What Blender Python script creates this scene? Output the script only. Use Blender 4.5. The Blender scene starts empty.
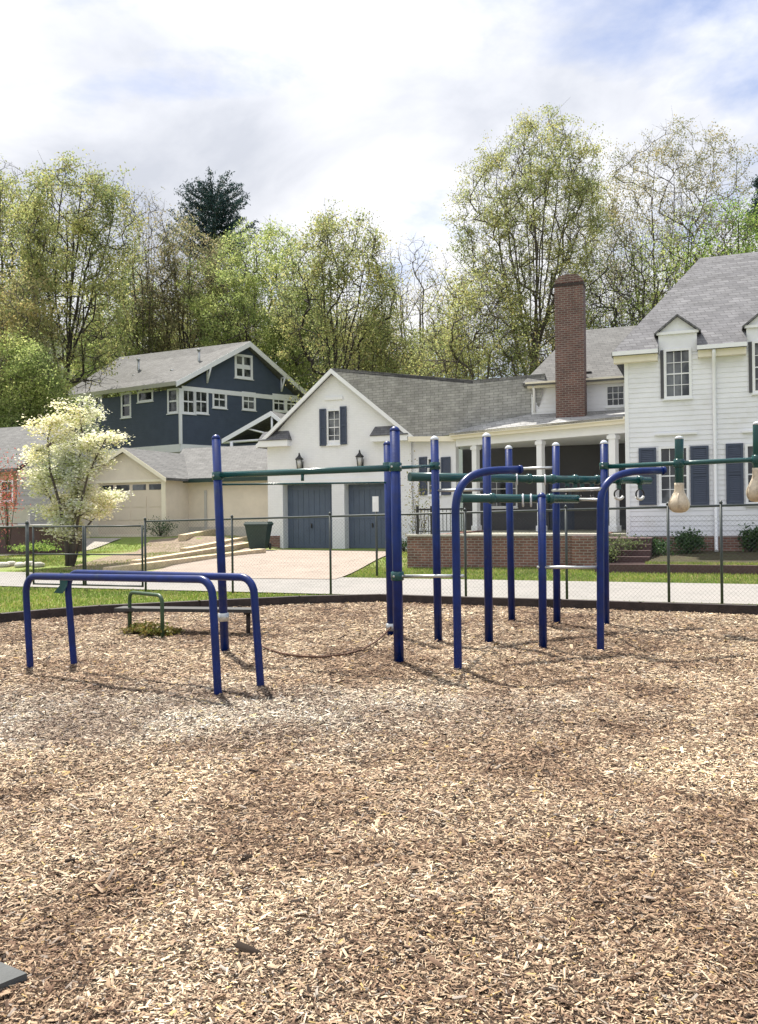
import bpy, math, random
import numpy as np
from mathutils import Vector, Matrix, noise as mnoise
rng = random.Random(11)
S = bpy.context.scene
C = S.collection
R = math.radians

# ---------------------------------------------------------------- camera
F, CX, CY, HC = 850.0, 379.0, 512.0, 1.6
pit = math.atan(3 / F); roll = 0.012
fw = Vector((0, math.cos(pit), math.sin(pit)))
up0 = Vector((0, -math.sin(pit), math.cos(pit)))
rt0 = Vector((1, 0, 0))
camR = math.cos(roll) * rt0 - math.sin(roll) * up0
camU = math.sin(roll) * rt0 + math.cos(roll) * up0
cam = bpy.data.cameras.new('camera'); co = bpy.data.objects.new('camera', cam); C.objects.link(co)
m = Matrix((camR, camU, -fw)).transposed().to_4x4(); m.translation = (0, 0, HC)
co.matrix_world = m
cam.sensor_fit = 'VERTICAL'; cam.sensor_height = 24; cam.lens = 24 * F / 1024
cam.clip_end = 3000; cam.clip_start = .05
S.camera = co
CAM = Vector((0, 0, HC))
def ray(px, py):
    return fw + camR * ((px - CX) / F) - camU * ((py - CY) / F)
def at(px, py, d):
    r = ray(px, py); return CAM + r * (d / r.y)
def gnd(px, py, z=0.0):
    r = ray(px, py); return CAM + r * ((z - HC) / r.z)
# street directions
TH = R(21)
U = Vector((math.cos(TH), -math.sin(TH), 0)); V = Vector((math.sin(TH), math.cos(TH), 0)); Z = Vector((0, 0, 1))
def tn(t, n, z=0): return U * t + V * n + Z * z
def sm(x, a, b):
    q = min(1, max(0, (x - a) / (b - a))); return q * q * (3 - 2 * q)
def terr(x, y):
    p = Vector((x, y, 0)); t = p.dot(U); n = p.dot(V)
    z = sm(n, 20.3, 27) * (.24 + .13 * sm(t, -8, -4))
    L = sm(-t, 17, 20)
    z += L * sm(n, 28.5, 31.5) * .55
    z += sm(-t, 12, 24) * (sm(n, 36, 50) * 4.2)
    z += sm(n, 40, 120) * 7 * (.25 + .75 * sm(-t, 0, 30))
    return z

# ---------------------------------------------------------------- materials
def newmat(name):
    mt = bpy.data.materials.new(name); mt.use_nodes = True
    nt = mt.node_tree; b = nt.nodes['Principled BSDF']
    return mt, nt, b
def N(nt, t, **kw):
    n = nt.nodes.new(t)
    for k, v in kw.items():
        if k.startswith('i_'):
            key = k[2:]; key = int(key) if key.isdigit() else key.replace('_', ' ')
            n.inputs[key].default_value = v
        else: setattr(n, k, v)
    return n
def lk(nt, a, b): nt.links.new(a, b)
def ramp(nt, stops, interp='LINEAR'):
    r = nt.nodes.new('ShaderNodeValToRGB'); r.color_ramp.interpolation = interp
    e = r.color_ramp.elements
    while len(e) < len(stops): e.new(.5)
    for i, (p, c) in enumerate(stops):
        e[i].position = p; e[i].color = (*c, 1) if len(c) == 3 else c
    return r
def sc(c, k): return tuple(min(1, x * k) for x in c)
def pmat(name, col, rough=.6, var=.15, scale=4, bump=.0, metal=0, spec=.5, bscale=None, dirt=None):
    mt, nt, b = newmat(name)
    tc = N(nt, 'ShaderNodeTexCoord')
    nz = N(nt, 'ShaderNodeTexNoise', i_Scale=scale, i_Detail=8, i_Roughness=.65)
    lk(nt, tc.outputs['Object'], nz.inputs['Vector'])
    stops = [(.3, sc(col, 1 - var)), (.7, sc(col, 1 + var))]
    if dirt: stops = [(.28, dirt)] + [(.42, sc(col, 1 - var)), (.7, sc(col, 1 + var))]
    rp = ramp(nt, stops)
    lk(nt, nz.outputs['Fac'], rp.inputs['Fac']); lk(nt, rp.outputs['Color'], b.inputs['Base Color'])
    b.inputs['Roughness'].default_value = rough; b.inputs['Metallic'].default_value = metal
    b.inputs['Specular IOR Level'].default_value = spec
    if bump:
        n2 = N(nt, 'ShaderNodeTexNoise', i_Scale=bscale or scale * 6, i_Detail=6)
        lk(nt, tc.outputs['Object'], n2.inputs['Vector'])
        bp = N(nt, 'ShaderNodeBump', i_Strength=bump, i_Distance=.02)
        lk(nt, n2.outputs['Fac'], bp.inputs['Height']); lk(nt, bp.outputs['Normal'], b.inputs['Normal'])
    return mt
def jointed(mt, w_, h_):
    nt = mt.node_tree; b = nt.nodes['Principled BSDF']; src = b.inputs['Base Color'].links[0].from_socket
    tc = N(nt, 'ShaderNodeTexCoord'); mp = N(nt, 'ShaderNodeMapping'); mp.inputs['Rotation'].default_value = (0, 0, TH); lk(nt, tc.outputs['Object'], mp.inputs[0])
    br = N(nt, 'ShaderNodeTexBrick', i_Scale=1.0); br.offset = 0; br.inputs['Color1'].default_value = (1, 1, 1, 1); br.inputs['Color2'].default_value = (.95, .95, .95, 1); br.inputs['Mortar'].default_value = (.65, .63, .6, 1)
    br.inputs['Mortar Size'].default_value = .012; br.inputs['Brick Width'].default_value = w_; br.inputs['Row Height'].default_value = h_; lk(nt, mp.outputs[0], br.inputs['Vector'])
    mx = N(nt, 'ShaderNodeMix', data_type='RGBA', blend_type='MULTIPLY'); mx.inputs['Factor'].default_value = 1; lk(nt, src, mx.inputs['A']); lk(nt, br.outputs['Color'], mx.inputs['B']); lk(nt, mx.outputs['Result'], b.inputs['Base Color'])
def street_vec(nt, zmul=1.0):
    """object coords -> (along street + across, height) so courses run level on any wall or roof"""
    tc = N(nt, 'ShaderNodeTexCoord')
    d1 = N(nt, 'ShaderNodeVectorMath', operation='DOT_PRODUCT'); d1.inputs[1].default_value = (U.x + V.x * .37, U.y + V.y * .37, 0)
    lk(nt, tc.outputs['Object'], d1.inputs[0])
    sp = N(nt, 'ShaderNodeSeparateXYZ'); lk(nt, tc.outputs['Object'], sp.inputs[0])
    mz = N(nt, 'ShaderNodeMath', operation='MULTIPLY'); mz.inputs[1].default_value = zmul; lk(nt, sp.outputs['Z'], mz.inputs[0])
    cb = N(nt, 'ShaderNodeCombineXYZ'); lk(nt, d1.outputs['Value'], cb.inputs[0]); lk(nt, mz.outputs[0], cb.inputs[1])
    return tc, cb
def brickmat(name, c1, c2, mortar, bw=.21, bh=.075, ms=.012, zmul=1.0, rough=.85, bump=.5, noise_amt=.35):
    mt, nt, b = newmat(name)
    tc, cb = street_vec(nt, zmul)
    br = N(nt, 'ShaderNodeTexBrick', i_Scale=1.0); br.offset = .5
    br.inputs['Color1'].default_value = (*c1, 1); br.inputs['Color2'].default_value = (*c2, 1); br.inputs['Mortar'].default_value = (*mortar, 1)
    br.inputs['Mortar Size'].default_value = ms; br.inputs['Brick Width'].default_value = bw; br.inputs['Row Height'].default_value = bh
    br.inputs['Bias'].default_value = 0
    lk(nt, cb.outputs[0], br.inputs['Vector'])
    nz = N(nt, 'ShaderNodeTexNoise', i_Scale=2.2, i_Detail=10, i_Roughness=.7); lk(nt, tc.outputs['Object'], nz.inputs['Vector'])
    rp = ramp(nt, [(.3, (1 - noise_amt,) * 3), (.7, (1 + noise_amt,) * 3)])
    lk(nt, nz.outputs['Fac'], rp.inputs['Fac'])
    mx = N(nt, 'ShaderNodeMix', data_type='RGBA', blend_type='MULTIPLY'); mx.inputs['Factor'].default_value = 1
    lk(nt, br.outputs['Color'], mx.inputs['A']); lk(nt, rp.outputs['Color'], mx.inputs['B'])
    lk(nt, mx.outputs['Result'], b.inputs['Base Color'])
    b.inputs['Roughness'].default_value = rough
    bp = N(nt, 'ShaderNodeBump', i_Strength=bump, i_Distance=.01, invert=True)
    lk(nt, br.outputs['Fac'], bp.inputs['Height']); lk(nt, bp.outputs['Normal'], b.inputs['Normal'])
    return mt
def leafmat(name, cols, trans=.62, rough=.6, spec=.3):
    """cols: list of base colours picked per leaf"""
    mt, nt, b = newmat(name)
    g = N(nt, 'ShaderNodeNewGeometry')
    rp = ramp(nt, [(i / len(cols), c) for i, c in enumerate(cols)], 'CONSTANT')
    lk(nt, g.outputs['Random Per Island'], rp.inputs['Fac'])
    tc = N(nt, 'ShaderNodeTexCoord')
    nz = N(nt, 'ShaderNodeTexNoise', i_Scale=.45, i_Detail=3); lk(nt, tc.outputs['Object'], nz.inputs['Vector'])
    r2 = ramp(nt, [(.35, (.75, .8, .8)), (.65, (1.25, 1.15, 1.0))]); lk(nt, nz.outputs['Fac'], r2.inputs['Fac'])
    mx = N(nt, 'ShaderNodeMix', data_type='RGBA', blend_type='MULTIPLY'); mx.inputs['Factor'].default_value = 1
    lk(nt, rp.outputs['Color'], mx.inputs['A']); lk(nt, r2.outputs['Color'], mx.inputs['B'])
    lk(nt, mx.outputs['Result'], b.inputs['Base Color']); b.inputs['Roughness'].default_value = rough
    b.inputs['Specular IOR Level'].default_value = spec
    tr = N(nt, 'ShaderNodeBsdfTranslucent'); lk(nt, mx.outputs['Result'], tr.inputs['Color'])
    ms = N(nt, 'ShaderNodeMixShader'); ms.inputs[0].default_value = trans
    lk(nt, b.outputs[0], ms.inputs[1]); lk(nt, tr.outputs[0], ms.inputs[2])
    lk(nt, ms.outputs[0], nt.nodes['Material Output'].inputs['Surface'])
    return mt

M = {}
M['blue'] = pmat('blue_powder_coat', (.001, .017, .13), .33, .2, 7, .06, spec=.35, dirt=(.015, .035, .09))
M['teal'] = pmat('dark_green_powder_coat', (.008, .062, .062), .22, .15, 3, .06, spec=.5)
M['steel'] = pmat('galvanised_steel', (.5, .52, .52), .4, .15, 20, .05, metal=.7)
M['cap'] = pmat('grey_cap', (.55, .58, .62), .3, .1, 20)
M['ringblack'] = pmat('black_chain_rubber', (.02, .02, .025), .5)
M['ringwhite'] = pmat('pale_ring', (.6, .6, .58), .4)
M['bulb'] = pmat('cream_moulded_plastic', (.56, .48, .36), .5, .15, 18, .1, dirt=(.3, .22, .15))
M['white'] = pmat('white_paint', (.79, .80, .82), .55, .04, 1.5, .03)
M['siding'] = pmat('white_clapboard_paint', (.78, .79, .83), .6, .05, 1.2, .05, dirt=(.68, .68, .68))
M['painted_brick'] = brickmat('white_painted_brick', (.79, .80, .82), (.765, .775, .80), (.74, .75, .77), .21, .075, .008, 1, .7, .25, .04)
M['cream'] = pmat('cream_trim_paint', (.76, .71, .58), .5, .05, 2)
M['door'] = pmat('slate_blue_paint', (.085, .115, .17), .5, .1, 2, .05)
M['shutter'] = pmat('slate_shutter_paint', (.045, .06, .10), .5, .1, 3, .05)
M['porchgrey'] = pmat('porch_wall_shade_grey', (.075, .075, .085), .7, .1, 1)  # pale siding darkened so the porch shade is part of its colour
M['brick'] = brickmat('red_brick', (.22, .095, .07), (.13, .06, .048), (.26, .22, .19))
M['chimney_brick'] = brickmat('chimney_brick', (.15, .068, .055), (.09, .045, .042), (.19, .16, .14), .21, .075, .014)
M['orange_brick'] = brickmat('orange_brick', (.45, .2, .1), (.36, .15, .08), (.4, .35, .3))
M['shingle'] = brickmat('grey_asphalt_shingle', (.165, .165, .175), (.11, .11, .12), (.08, .08, .085), .33, .14, .012, 1.35, .9, .5, .3)
M['shingle_wing'] = brickmat('brightened_asphalt_shingle', (.37, .37, .37), (.28, .28, .28), (.2, .2, .2), .33, .14, .012, 1.4, .9, .4, .28)  # lightened copy of the roof grey, making up for grazing sun on the garage
M['shingle_light'] = brickmat('pale_asphalt_shingle', (.145, .145, .142), (.11, .11, .108), (.08, .08, .08), .33, .14, .012, 1.6, .9, .4, .25)
M['navy'] = pmat('navy_siding', (.055, .075, .115), .65, .12, 2, .05)
M['beige'] = pmat('beige_stucco', (.70, .63, .53), .8, .08, 1.5, .1)
M['beige_door'] = pmat('almond_garage_door', (.64, .56, .46), .6, .05, 1)
M['graysiding'] = pmat('pale_grey_siding', (.46, .45, .43), .7, .1, 2)
M['brownred'] = pmat('dark_brown_stain', (.07, .035, .035), .7, .2, 3)
M['bin'] = pmat('dark_green_plastic', (.012, .035, .03), .45, .15, 5)
M['black'] = pmat('black_iron', (.012, .012, .014), .45, .1, 8)
M['timber'] = pmat('weathered_cream_timber', (.55, .45, .30), .8, .25, 6, .3)
M['edging'] = pmat('dark_timber_edging', (.035, .025, .022), .8, .5, 5, .5)
M['board'] = pmat('dark_bench_board', (.03, .03, .03), .6, .3, 8, .1)
M['fence'] = pmat('fence_steel', (.05, .06, .06), .5, .2, 10, .05, metal=.2)
M['rope'] = pmat('brown_rope', (.10, .05, .03), .9, .3, 30, .3)
M['stone'] = pmat('pale_stone', (.5, .47, .42), .85, .15, 3, .3)
M['mat'] = pmat('grey_rubber_mat', (.075, .08, .08), .8, .12, 12, .3)
M['lampglass'] = pmat('lantern_glass', (.5, .5, .48), .15)
M['bark'] = pmat('grey_brown_bark', (.085, .07, .058), .9, .35, 3, .6)
M['bark_dark'] = pmat('dark_bark', (.045, .037, .032), .9, .35, 3, .6)
M['sign'] = pmat('white_sign', (.75, .75, .75), .5)
def glassmat():
    mt, nt, b = newmat('window_glass')
    b.inputs['Base Color'].default_value = (.02, .024, .03, 1); b.inputs['Roughness'].default_value = .06
    b.inputs['Specular IOR Level'].default_value = .8
    tc = N(nt, 'ShaderNodeTexCoord'); nz = N(nt, 'ShaderNodeTexNoise', i_Scale=1.1, i_Detail=3)
    lk(nt, tc.outputs['Object'], nz.inputs['Vector'])
    rp = ramp(nt, [(.35, (.012, .014, .018)), (.5, (.03, .035, .04)), (.62, (.16, .17, .18))]); lk(nt, nz.outputs['Fac'], rp.inputs['Fac'])
    lk(nt, rp.outputs['Color'], b.inputs['Base Color'])
    return mt
M['glass'] = glassmat()

def groundmat(name, cols, scale, bump, bscale, rough=.95, patches=None):
    mt, nt, b = newmat(name)
    tc = N(nt, 'ShaderNodeTexCoord')
    n1 = N(nt, 'ShaderNodeTexNoise', i_Scale=scale, i_Detail=12, i_Roughness=.75); lk(nt, tc.outputs['Object'], n1.inputs['Vector'])
    rp = ramp(nt, [(.25 + .5 * i / (len(cols) - 1), c) for i, c in enumerate(cols)]); lk(nt, n1.outputs['Fac'], rp.inputs['Fac'])
    out = rp.outputs['Color']
    if patches:
        n2 = N(nt, 'ShaderNodeTexNoise', i_Scale=patches[0], i_Detail=5, i_Roughness=.6); lk(nt, tc.outputs['Object'], n2.inputs['Vector'])
        r2 = ramp(nt, [(.45, (0, 0, 0)), (.6, (1, 1, 1))]); lk(nt, n2.outputs['Fac'], r2.inputs['Fac'])
        mx = N(nt, 'ShaderNodeMix', data_type='RGBA'); lk(nt, r2.outputs['Color'], mx.inputs['Factor'])
        lk(nt, out, mx.inputs['A']); mx.inputs['B'].default_value = (*patches[1], 1); out = mx.outputs['Result']
    lk(nt, out, b.inputs['Base Color']); b.inputs['Roughness'].default_value = rough; b.inputs['Specular IOR Level'].default_value = .2
    n3 = N(nt, 'ShaderNodeTexNoise', i_Scale=bscale, i_Detail=8, i_Roughness=.7); lk(nt, tc.outputs['Object'], n3.inputs['Vector'])
    bp = N(nt, 'ShaderNodeBump', i_Strength=bump, i_Distance=.05); lk(nt, n3.outputs['Fac'], bp.inputs['Height']); lk(nt, bp.outputs['Normal'], b.inputs['Normal'])
    return mt
M['lawn'] = groundmat('lawn_soil', [(.11, .16, .03), (.18, .25, .055), (.24, .3, .1)], 3, .8, 12, patches=(.5, (.25, .25, .11)))
M['road'] = groundmat('worn_pale_asphalt', [(.20, .19, .18), (.25, .24, .225), (.31, .295, .275)], 2, .2, 40, patches=(.4, (.27, .255, .24)))
M['drive'] = groundmat('pinkish_concrete', [(.24, .20, .17), (.31, .26, .22), (.365, .31, .265)], 1.0, .15, 30)
jointed(M['drive'], 2.6, 2.4)
M['concrete'] = groundmat('pale_concrete', [(.32, .30, .265), (.39, .365, .32)], 1.2, .15, 30)
M['dirt'] = groundmat('dirt_and_gravel', [(.12, .09, .065), (.24, .19, .14), (.36, .3, .24)], 5, .6, 20)
M['mulchbed'] = groundmat('garden_bed_mulch', [(.03, .025, .015), (.06, .05, .03), (.07, .10, .03)], 3, .6, 20)
M['slope'] = groundmat('terrace_top', [(.2, .2, .14), (.34, .33, .28)], 2, .3, 20)

# ---------------------------------------------------------------- mesh builder
def mesh_np(name, verts, faces_flat, counts, mat):
    me = bpy.data.meshes.new(name)
    nv = len(verts); me.vertices.add(nv); me.vertices.foreach_set('co', np.asarray(verts, np.float32).ravel())
    fl = np.asarray(faces_flat, np.int32).ravel(); counts = np.asarray(counts, np.int32)
    me.loops.add(len(fl)); me.loops.foreach_set('vertex_index', fl)
    me.polygons.add(len(counts)); st = np.concatenate(([0], np.cumsum(counts)[:-1])).astype(np.int32)
    me.polygons.foreach_set('loop_start', st)
    try: me.polygons.foreach_set('loop_total', counts)
    except Exception: pass
    me.update(calc_edges=True); me.validate()
    me.materials.append(mat)
    return me
def worldloc(o):
    v = Vector((0, 0, 0))
    while o is not None: v += o.location; o = o.parent
    return v
class MB:
    def __init__(s): s.v = []; s.f = []; s.smooth = []
    def add(s, vs, fs, smooth=False):
        k = len(s.v); s.v += [tuple(v) for v in vs]
        for f in fs: s.f.append(tuple(i + k for i in f)); s.smooth.append(smooth)
    def hexa(s, p):  # 8 points: bottom ring 4, top ring 4
        s.add(p, [(3, 2, 1, 0), (4, 5, 6, 7), (0, 1, 5, 4), (1, 2, 6, 5), (2, 3, 7, 6), (3, 0, 4, 7)])
    def box(s, o, a, b, c):  # origin corner + three edge vectors
        o = Vector(o); a = Vector(a); b = Vector(b); c = Vector(c)
        s.hexa([o, o + a, o + a + b, o + b, o + c, o + a + c, o + a + b + c, o + b + c])
    def cbox(s, c, sx, sy, sz, ax=U, ay=V):
        s.box(Vector(c) - ax * sx / 2 - ay * sy / 2, ax * sx, ay * sy, Z * sz)
    def slab(s, pts, th, dirv=None):
        pts = [Vector(p) for p in pts]; n = len(pts)
        d = Vector(dirv) if dirv is not None else Vector((0, 0, -1)); d = d.normalized() * th
        lo = [p + d for p in pts]
        fs = [tuple(range(n)), tuple(range(2 * n - 1, n - 1, -1))] + [(i, i + n, (i + 1) % n + n, (i + 1) % n) for i in range(n)]
        s.add(pts + lo, fs)
    def tube(s, pts, r, sides=10, cap=True):
        pts = [Vector(p) for p in pts]; n = len(pts)
        rs = r if isinstance(r, (list, tuple)) else [r] * n
        t0 = (pts[1] - pts[0]).normalized(); ref = Z if abs(t0.z) < .9 else Vector((1, 0, 0))
        a = t0.cross(ref).normalized(); vs = []
        for i, p in enumerate(pts):
            t = ((pts[min(i + 1, n - 1)] - pts[i]).normalized() + (pts[i] - pts[max(i - 1, 0)]).normalized())
            t = t.normalized() if t.length > 1e-6 else t0
            a = (a - t * a.dot(t)); a = a.normalized() if a.length > 1e-6 else t.orthogonal().normalized()
            b = t.cross(a)
            for k in range(sides):
                an = 2 * math.pi * k / sides; vs.append(p + (a * math.cos(an) + b * math.sin(an)) * rs[i])
        fs = [(i * sides + k, i * sides + (k + 1) % sides, (i + 1) * sides + (k + 1) % sides, (i + 1) * sides + k) for i in range(n - 1) for k in range(sides)]
        k0 = len(s.v); s.add(vs, fs, True)
        if cap: s.add([], [])
        if cap:
            s.f.append(tuple(k0 + k for k in reversed(range(sides)))); s.smooth.append(False)
            s.f.append(tuple(k0 + (n - 1) * sides + k for k in range(sides))); s.smooth.append(False)
    def lathe(s, c, prof, sides=20, ax=None):  # prof: (r, h) along axis ax
        c = Vector(c); ax = (ax or Z).normalized(); a = ax.orthogonal().normalized(); b = ax.cross(a)
        vs = []; n = len(prof)
        for r, h in prof:
            for k in range(sides):
                an = 2 * math.pi * k / sides; vs.append(c + ax * h + (a * math.cos(an) + b * math.sin(an)) * r)
        fs = [(i * sides + k, i * sides + (k + 1) % sides, (i + 1) * sides + (k + 1) % sides, (i + 1) * sides + k) for i in range(n - 1) for k in range(sides)]
        k0 = len(s.v); s.add(vs, fs, True)
        s.f.append(tuple(k0 + k for k in reversed(range(sides)))); s.smooth.append(False)
        s.f.append(tuple(k0 + (n - 1) * sides + k for k in range(sides))); s.smooth.append(False)
    def torus(s, c, R_, r, nrm, seg=20, sides=8):
        c = Vector(c); nrm = Vector(nrm).normalized(); a = nrm.orthogonal().normalized(); b = nrm.cross(a)
        vs = []
        for i in range(seg):
            an = 2 * math.pi * i / seg; d = a * math.cos(an) + b * math.sin(an)
            for k in range(sides):
                bn = 2 * math.pi * k / sides; vs.append(c + d * (R_ + r * math.cos(bn)) + nrm * r * math.sin(bn))
        fs = [(i * sides + k, i * sides + (k + 1) % sides, ((i + 1) % seg) * sides + (k + 1) % sides, ((i + 1) % seg) * sides + k) for i in range(seg) for k in range(sides)]
        s.add(vs, fs, True)
    def build(s, name, mat, parent=None, loc=None):
        org = worldloc(parent) if parent is not None else (Vector(loc) if loc is not None else Vector((0, 0, 0)))
        me = bpy.data.meshes.new(name)
        me.from_pydata([(x - org.x, y - org.y, z - org.z) for x, y, z in s.v], [], s.f); me.materials.append(mat)
        if any(s.smooth): me.polygons.foreach_set('use_smooth', s.smooth)
        me.update()
        o = bpy.data.objects.new(name, me); C.objects.link(o)
        if parent is not None: o.parent = parent
        else: o.location = org
        return o
def tag(o, label=None, cat=None, group=None, kind=None):
    if label: o['label'] = label
    if cat: o['category'] = cat
    if group: o['group'] = group
    if kind: o['kind'] = kind
    return o
def thing(name, label, cat, loc, group=None):
    o = bpy.data.objects.new(name, None); C.objects.link(o); o.location = loc; o.empty_display_size = .2
    return tag(o, label, cat, group)
def copy_tree(o, parent=None, off=None):
    c = o.copy(); C.objects.link(c); c.parent = parent
    if off is not None: c.location = o.location + off
    for ch in list(o.children): copy_tree(ch, c)
    return c

class Fac:  # a vertical wall plane; s along dir, z up, o outwards (towards the street)
    def __init__(s, A, d=U):
        s.A = Vector((A[0], A[1], 0)); s.d = Vector(d).normalized(); s.n = Vector((s.d.y, -s.d.x, 0))
    def P(s, a, z, o=0): return s.A + s.d * a + Z * z + s.n * o
    def hit(s, px, py, o=0):
        r = ray(px, py); A = s.A + s.n * o; k = (A - CAM).dot(s.n) / r.dot(s.n); q = CAM + r * k
        return (q - s.A).dot(s.d), q.z
    def box(s, mb, a0, a1, z0, z1, o0, o1):
        mb.hexa([s.P(a0, z0, o1), s.P(a1, z0, o1), s.P(a1, z0, o0), s.P(a0, z0, o0), s.P(a0, z1, o1), s.P(a1, z1, o1), s.P(a1, z1, o0), s.P(a0, z1, o0)])
    def rect(s, x0, y0, x1, y1):
        xm, ym = (x0 + x1) / 2, (y0 + y1) / 2
        return s.hit(x0, ym)[0], s.hit(x1, ym)[0], s.hit(xm, y1)[1], s.hit(xm, y0)[1]  # a0,a1,z0,z1
    def wall(s, mb, a0, a1, z0, z1, holes, th=.2, o=0):
        aa = sorted({a0, a1, *[h[0] for h in holes], *[h[1] for h in holes]}); zz = sorted({z0, z1, *[h[2] for h in holes], *[h[3] for h in holes]})
        aa = [a for a in aa if a0 <= a <= a1]; zz = [z for z in zz if z0 <= z <= z1]
        for i in range(len(aa) - 1):
            run = None
            for j in range(len(zz) - 1):
                am, zm = (aa[i] + aa[i + 1]) / 2, (zz[j] + zz[j + 1]) / 2
                if any(h[0] < am < h[1] and h[2] < zm < h[3] for h in holes):
                    if run is not None: s.box(mb, aa[i], aa[i + 1], run, zz[j], o - th, o); run = None
                elif run is None: run = zz[j]
            if run is not None: s.box(mb, aa[i], aa[i + 1], run, zz[-1], o - th, o)
    def laps(s, mb, a0, a1, z0, z1, holes, step=.14, proud=.018):
        z = z0
        while z < z1 - .01:
            zt = min(z + step, z1)
            cuts = sorted([(h[0], h[1]) for h in holes if h[2] < zt - .02 and h[3] > z + .02])
            a = a0; segs = []
            for c0, c1 in cuts:
                if c0 > a: segs.append((a, min(c0, a1)))
                a = max(a, c1)
            if a < a1: segs.append((a, a1))
            for b0, b1 in segs:
                mb.hexa([s.P(b0, z, proud), s.P(b1, z, proud), s.P(b1, z, .001), s.P(b0, z, .001), s.P(b0, zt, .004), s.P(b1, zt, .004), s.P(b1, zt, .001), s.P(b0, zt, .001)])
            z = zt
def window(fac, r, parent, cols=2, rows=2, fr=.06, o=.03, rec=.07, frame_mat='white', sash=True, mun=.02, pane_name='pane', cap=False):
    a0, a1, z0, z1 = r
    mb = MB()
    fac.box(mb, a0 - fr, a0, z0 - fr, z1 + fr, -rec, o); fac.box(mb, a1, a1 + fr, z0 - fr, z1 + fr, -rec, o)
    fac.box(mb, a0, a1, z1, z1 + fr, -rec, o); fac.box(mb, a0, a1, z0 - fr, z0, -rec, o)
    fac.box(mb, a0 - fr * 1.4, a1 + fr * 1.4, z0 - fr - .05, z0 - fr - .002, -rec, o + .05)
    w = mb.build('window', M[frame_mat], parent)
    mb = MB(); fac.box(mb, a0, a1, z0, z1, -rec - .02, -rec + .01); mb.build(pane_name, M['glass'], w)
    mb = MB()
    for i in range(1, cols):
        a = a0 + (a1 - a0) * i / cols; fac.box(mb, a - mun / 2, a + mun / 2, z0, z1, -rec + .012, -rec + .035)
    for j in range(1, rows):
        z = z0 + (z1 - z0) * j / rows; t = mun * (1.9 if (sash and j * 2 == rows) else 1) / 2
        fac.box(mb, a0, a1, z - t, z + t, -rec + .014, -rec + .038)
    if mb.v: mb.build('muntins', M[frame_mat], w)
    return w
def shutter(fac, r, parent, o0=.022):
    a0, a1, z0, z1 = r; mb = MB(); s = .07
    fac.box(mb, a0, a0 + s, z0, z1, o0, o0 + .045); fac.box(mb, a1 - s, a1, z0, z1, o0, o0 + .045)
    zm = (z0 + z1) / 2
    for q0, q1 in ((z0, z0 + s), (zm - s / 2, zm + s / 2), (z1 - s, z1)): fac.box(mb, a0 + s, a1 - s, q0, q1, o0, o0 + .045)
    z = z0 + s
    while z < z1 - s - .02:
        if abs(z - zm) > s / 2: 
            mb.hexa([fac.P(a0 + s, z, o0 + .035), fac.P(a1 - s, z, o0 + .035), fac.P(a1 - s, z, o0 + .02), fac.P(a0 + s, z, o0 + .02),
                     fac.P(a0 + s, z + .05, o0 + .018), fac.P(a1 - s, z + .05, o0 + .018), fac.P(a1 - s, z + .05, o0 + .002), fac.P(a0 + s, z + .05, o0 + .002)])
        z += .055
    fac.box(mb, a0 + s, a1 - s, z0 + s, z1 - s, o0, o0 + .004)
    return mb.build('shutter', M['shutter'], parent)
HAZE = 0; SKY, CL, CB, SUN, EXPO, CLOUDZ, SKYADD, CSC, COV = 0.10, 1.0, 9.0, 4.0, 1.18, 15.7, (.80, .72, .74), 1.6, .34
# ---------------------------------------------------------------- ground, road, drives
def grid_mesh(name, P, mat, kind='structure', smooth=True):
    ny, nx = len(P), len(P[0])
    vs = [p for row in P for p in row]
    fs = [(j * nx + i, j * nx + i + 1, (j + 1) * nx + i + 1, (j + 1) * nx + i) for j in range(ny - 1) for i in range(nx - 1)]
    me = bpy.data.meshes.new(name); me.from_pydata(vs, [], fs); me.materials.append(mat)
    me.polygons.foreach_set('use_smooth', [smooth] * len(fs)); me.update()
    o = bpy.data.objects.new(name, me); C.objects.link(o)
    if kind: o['kind'] = kind
    return o
def axis(vals):
    out = []
    for a, b, st in vals:
        x = a
        while x < b - 1e-6: out.append(x); x += st
    out.append(vals[-1][1]); return out
ts = axis([(-240, -80, 20), (-80, -50, 5), (-50, 30, 1), (30, 80, 5), (80, 240, 20)])
ns = axis([(-60, 0, 10), (0, 15, 3), (15, 60, .8), (60, 160, 8), (160, 260, 20)])
def G3(t, n, dz=0):
    p = tn(t, n); return Vector((p.x, p.y, terr(p.x, p.y) + dz))
grid_mesh('ground', [[G3(t, n, -.04) for t in ts] for n in ns], M['lawn'])
# lane
grid_mesh('road', [[G3(t, n, -.01) for t in axis([(-90, 90, 3)])] for n in (15.95, 17, 18.5, 20.3)], M['road'])
def drape(name, q, nx, ny, dz, mat):
    q = [Vector((p[0], p[1])) for p in q]; rows = []
    for j in range(ny + 1):
        v = j / ny; row = []
        for i in range(nx + 1):
            u = i / nx; p = (q[0] * (1 - u) + q[1] * u) * (1 - v) + (q[3] * (1 - u) + q[2] * u) * v
            row.append(Vector((p.x, p.y, terr(p.x, p.y) + dz)))
        rows.append(row)
    return grid_mesh(name, rows, mat)
def gt(px, py):  # pixel -> point on terrain
    lo = 3.0; d = 3.0
    while d < 90:
        p = at(px, py, d)
        if p.z <= terr(p.x, p.y): break
        lo = d; d += .25
    hi = d
    for _ in range(30):
        m_ = (lo + hi) / 2; p = at(px, py, m_)
        if p.z <= terr(p.x, p.y): hi = m_
        else: lo = m_
    return at(px, py, hi)
def planehit(a, b, c, px, py):
    n_ = (b - a).cross(c - a); r = ray(px, py); return CAM + r * ((a - CAM).dot(n_) / r.dot(n_))
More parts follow.
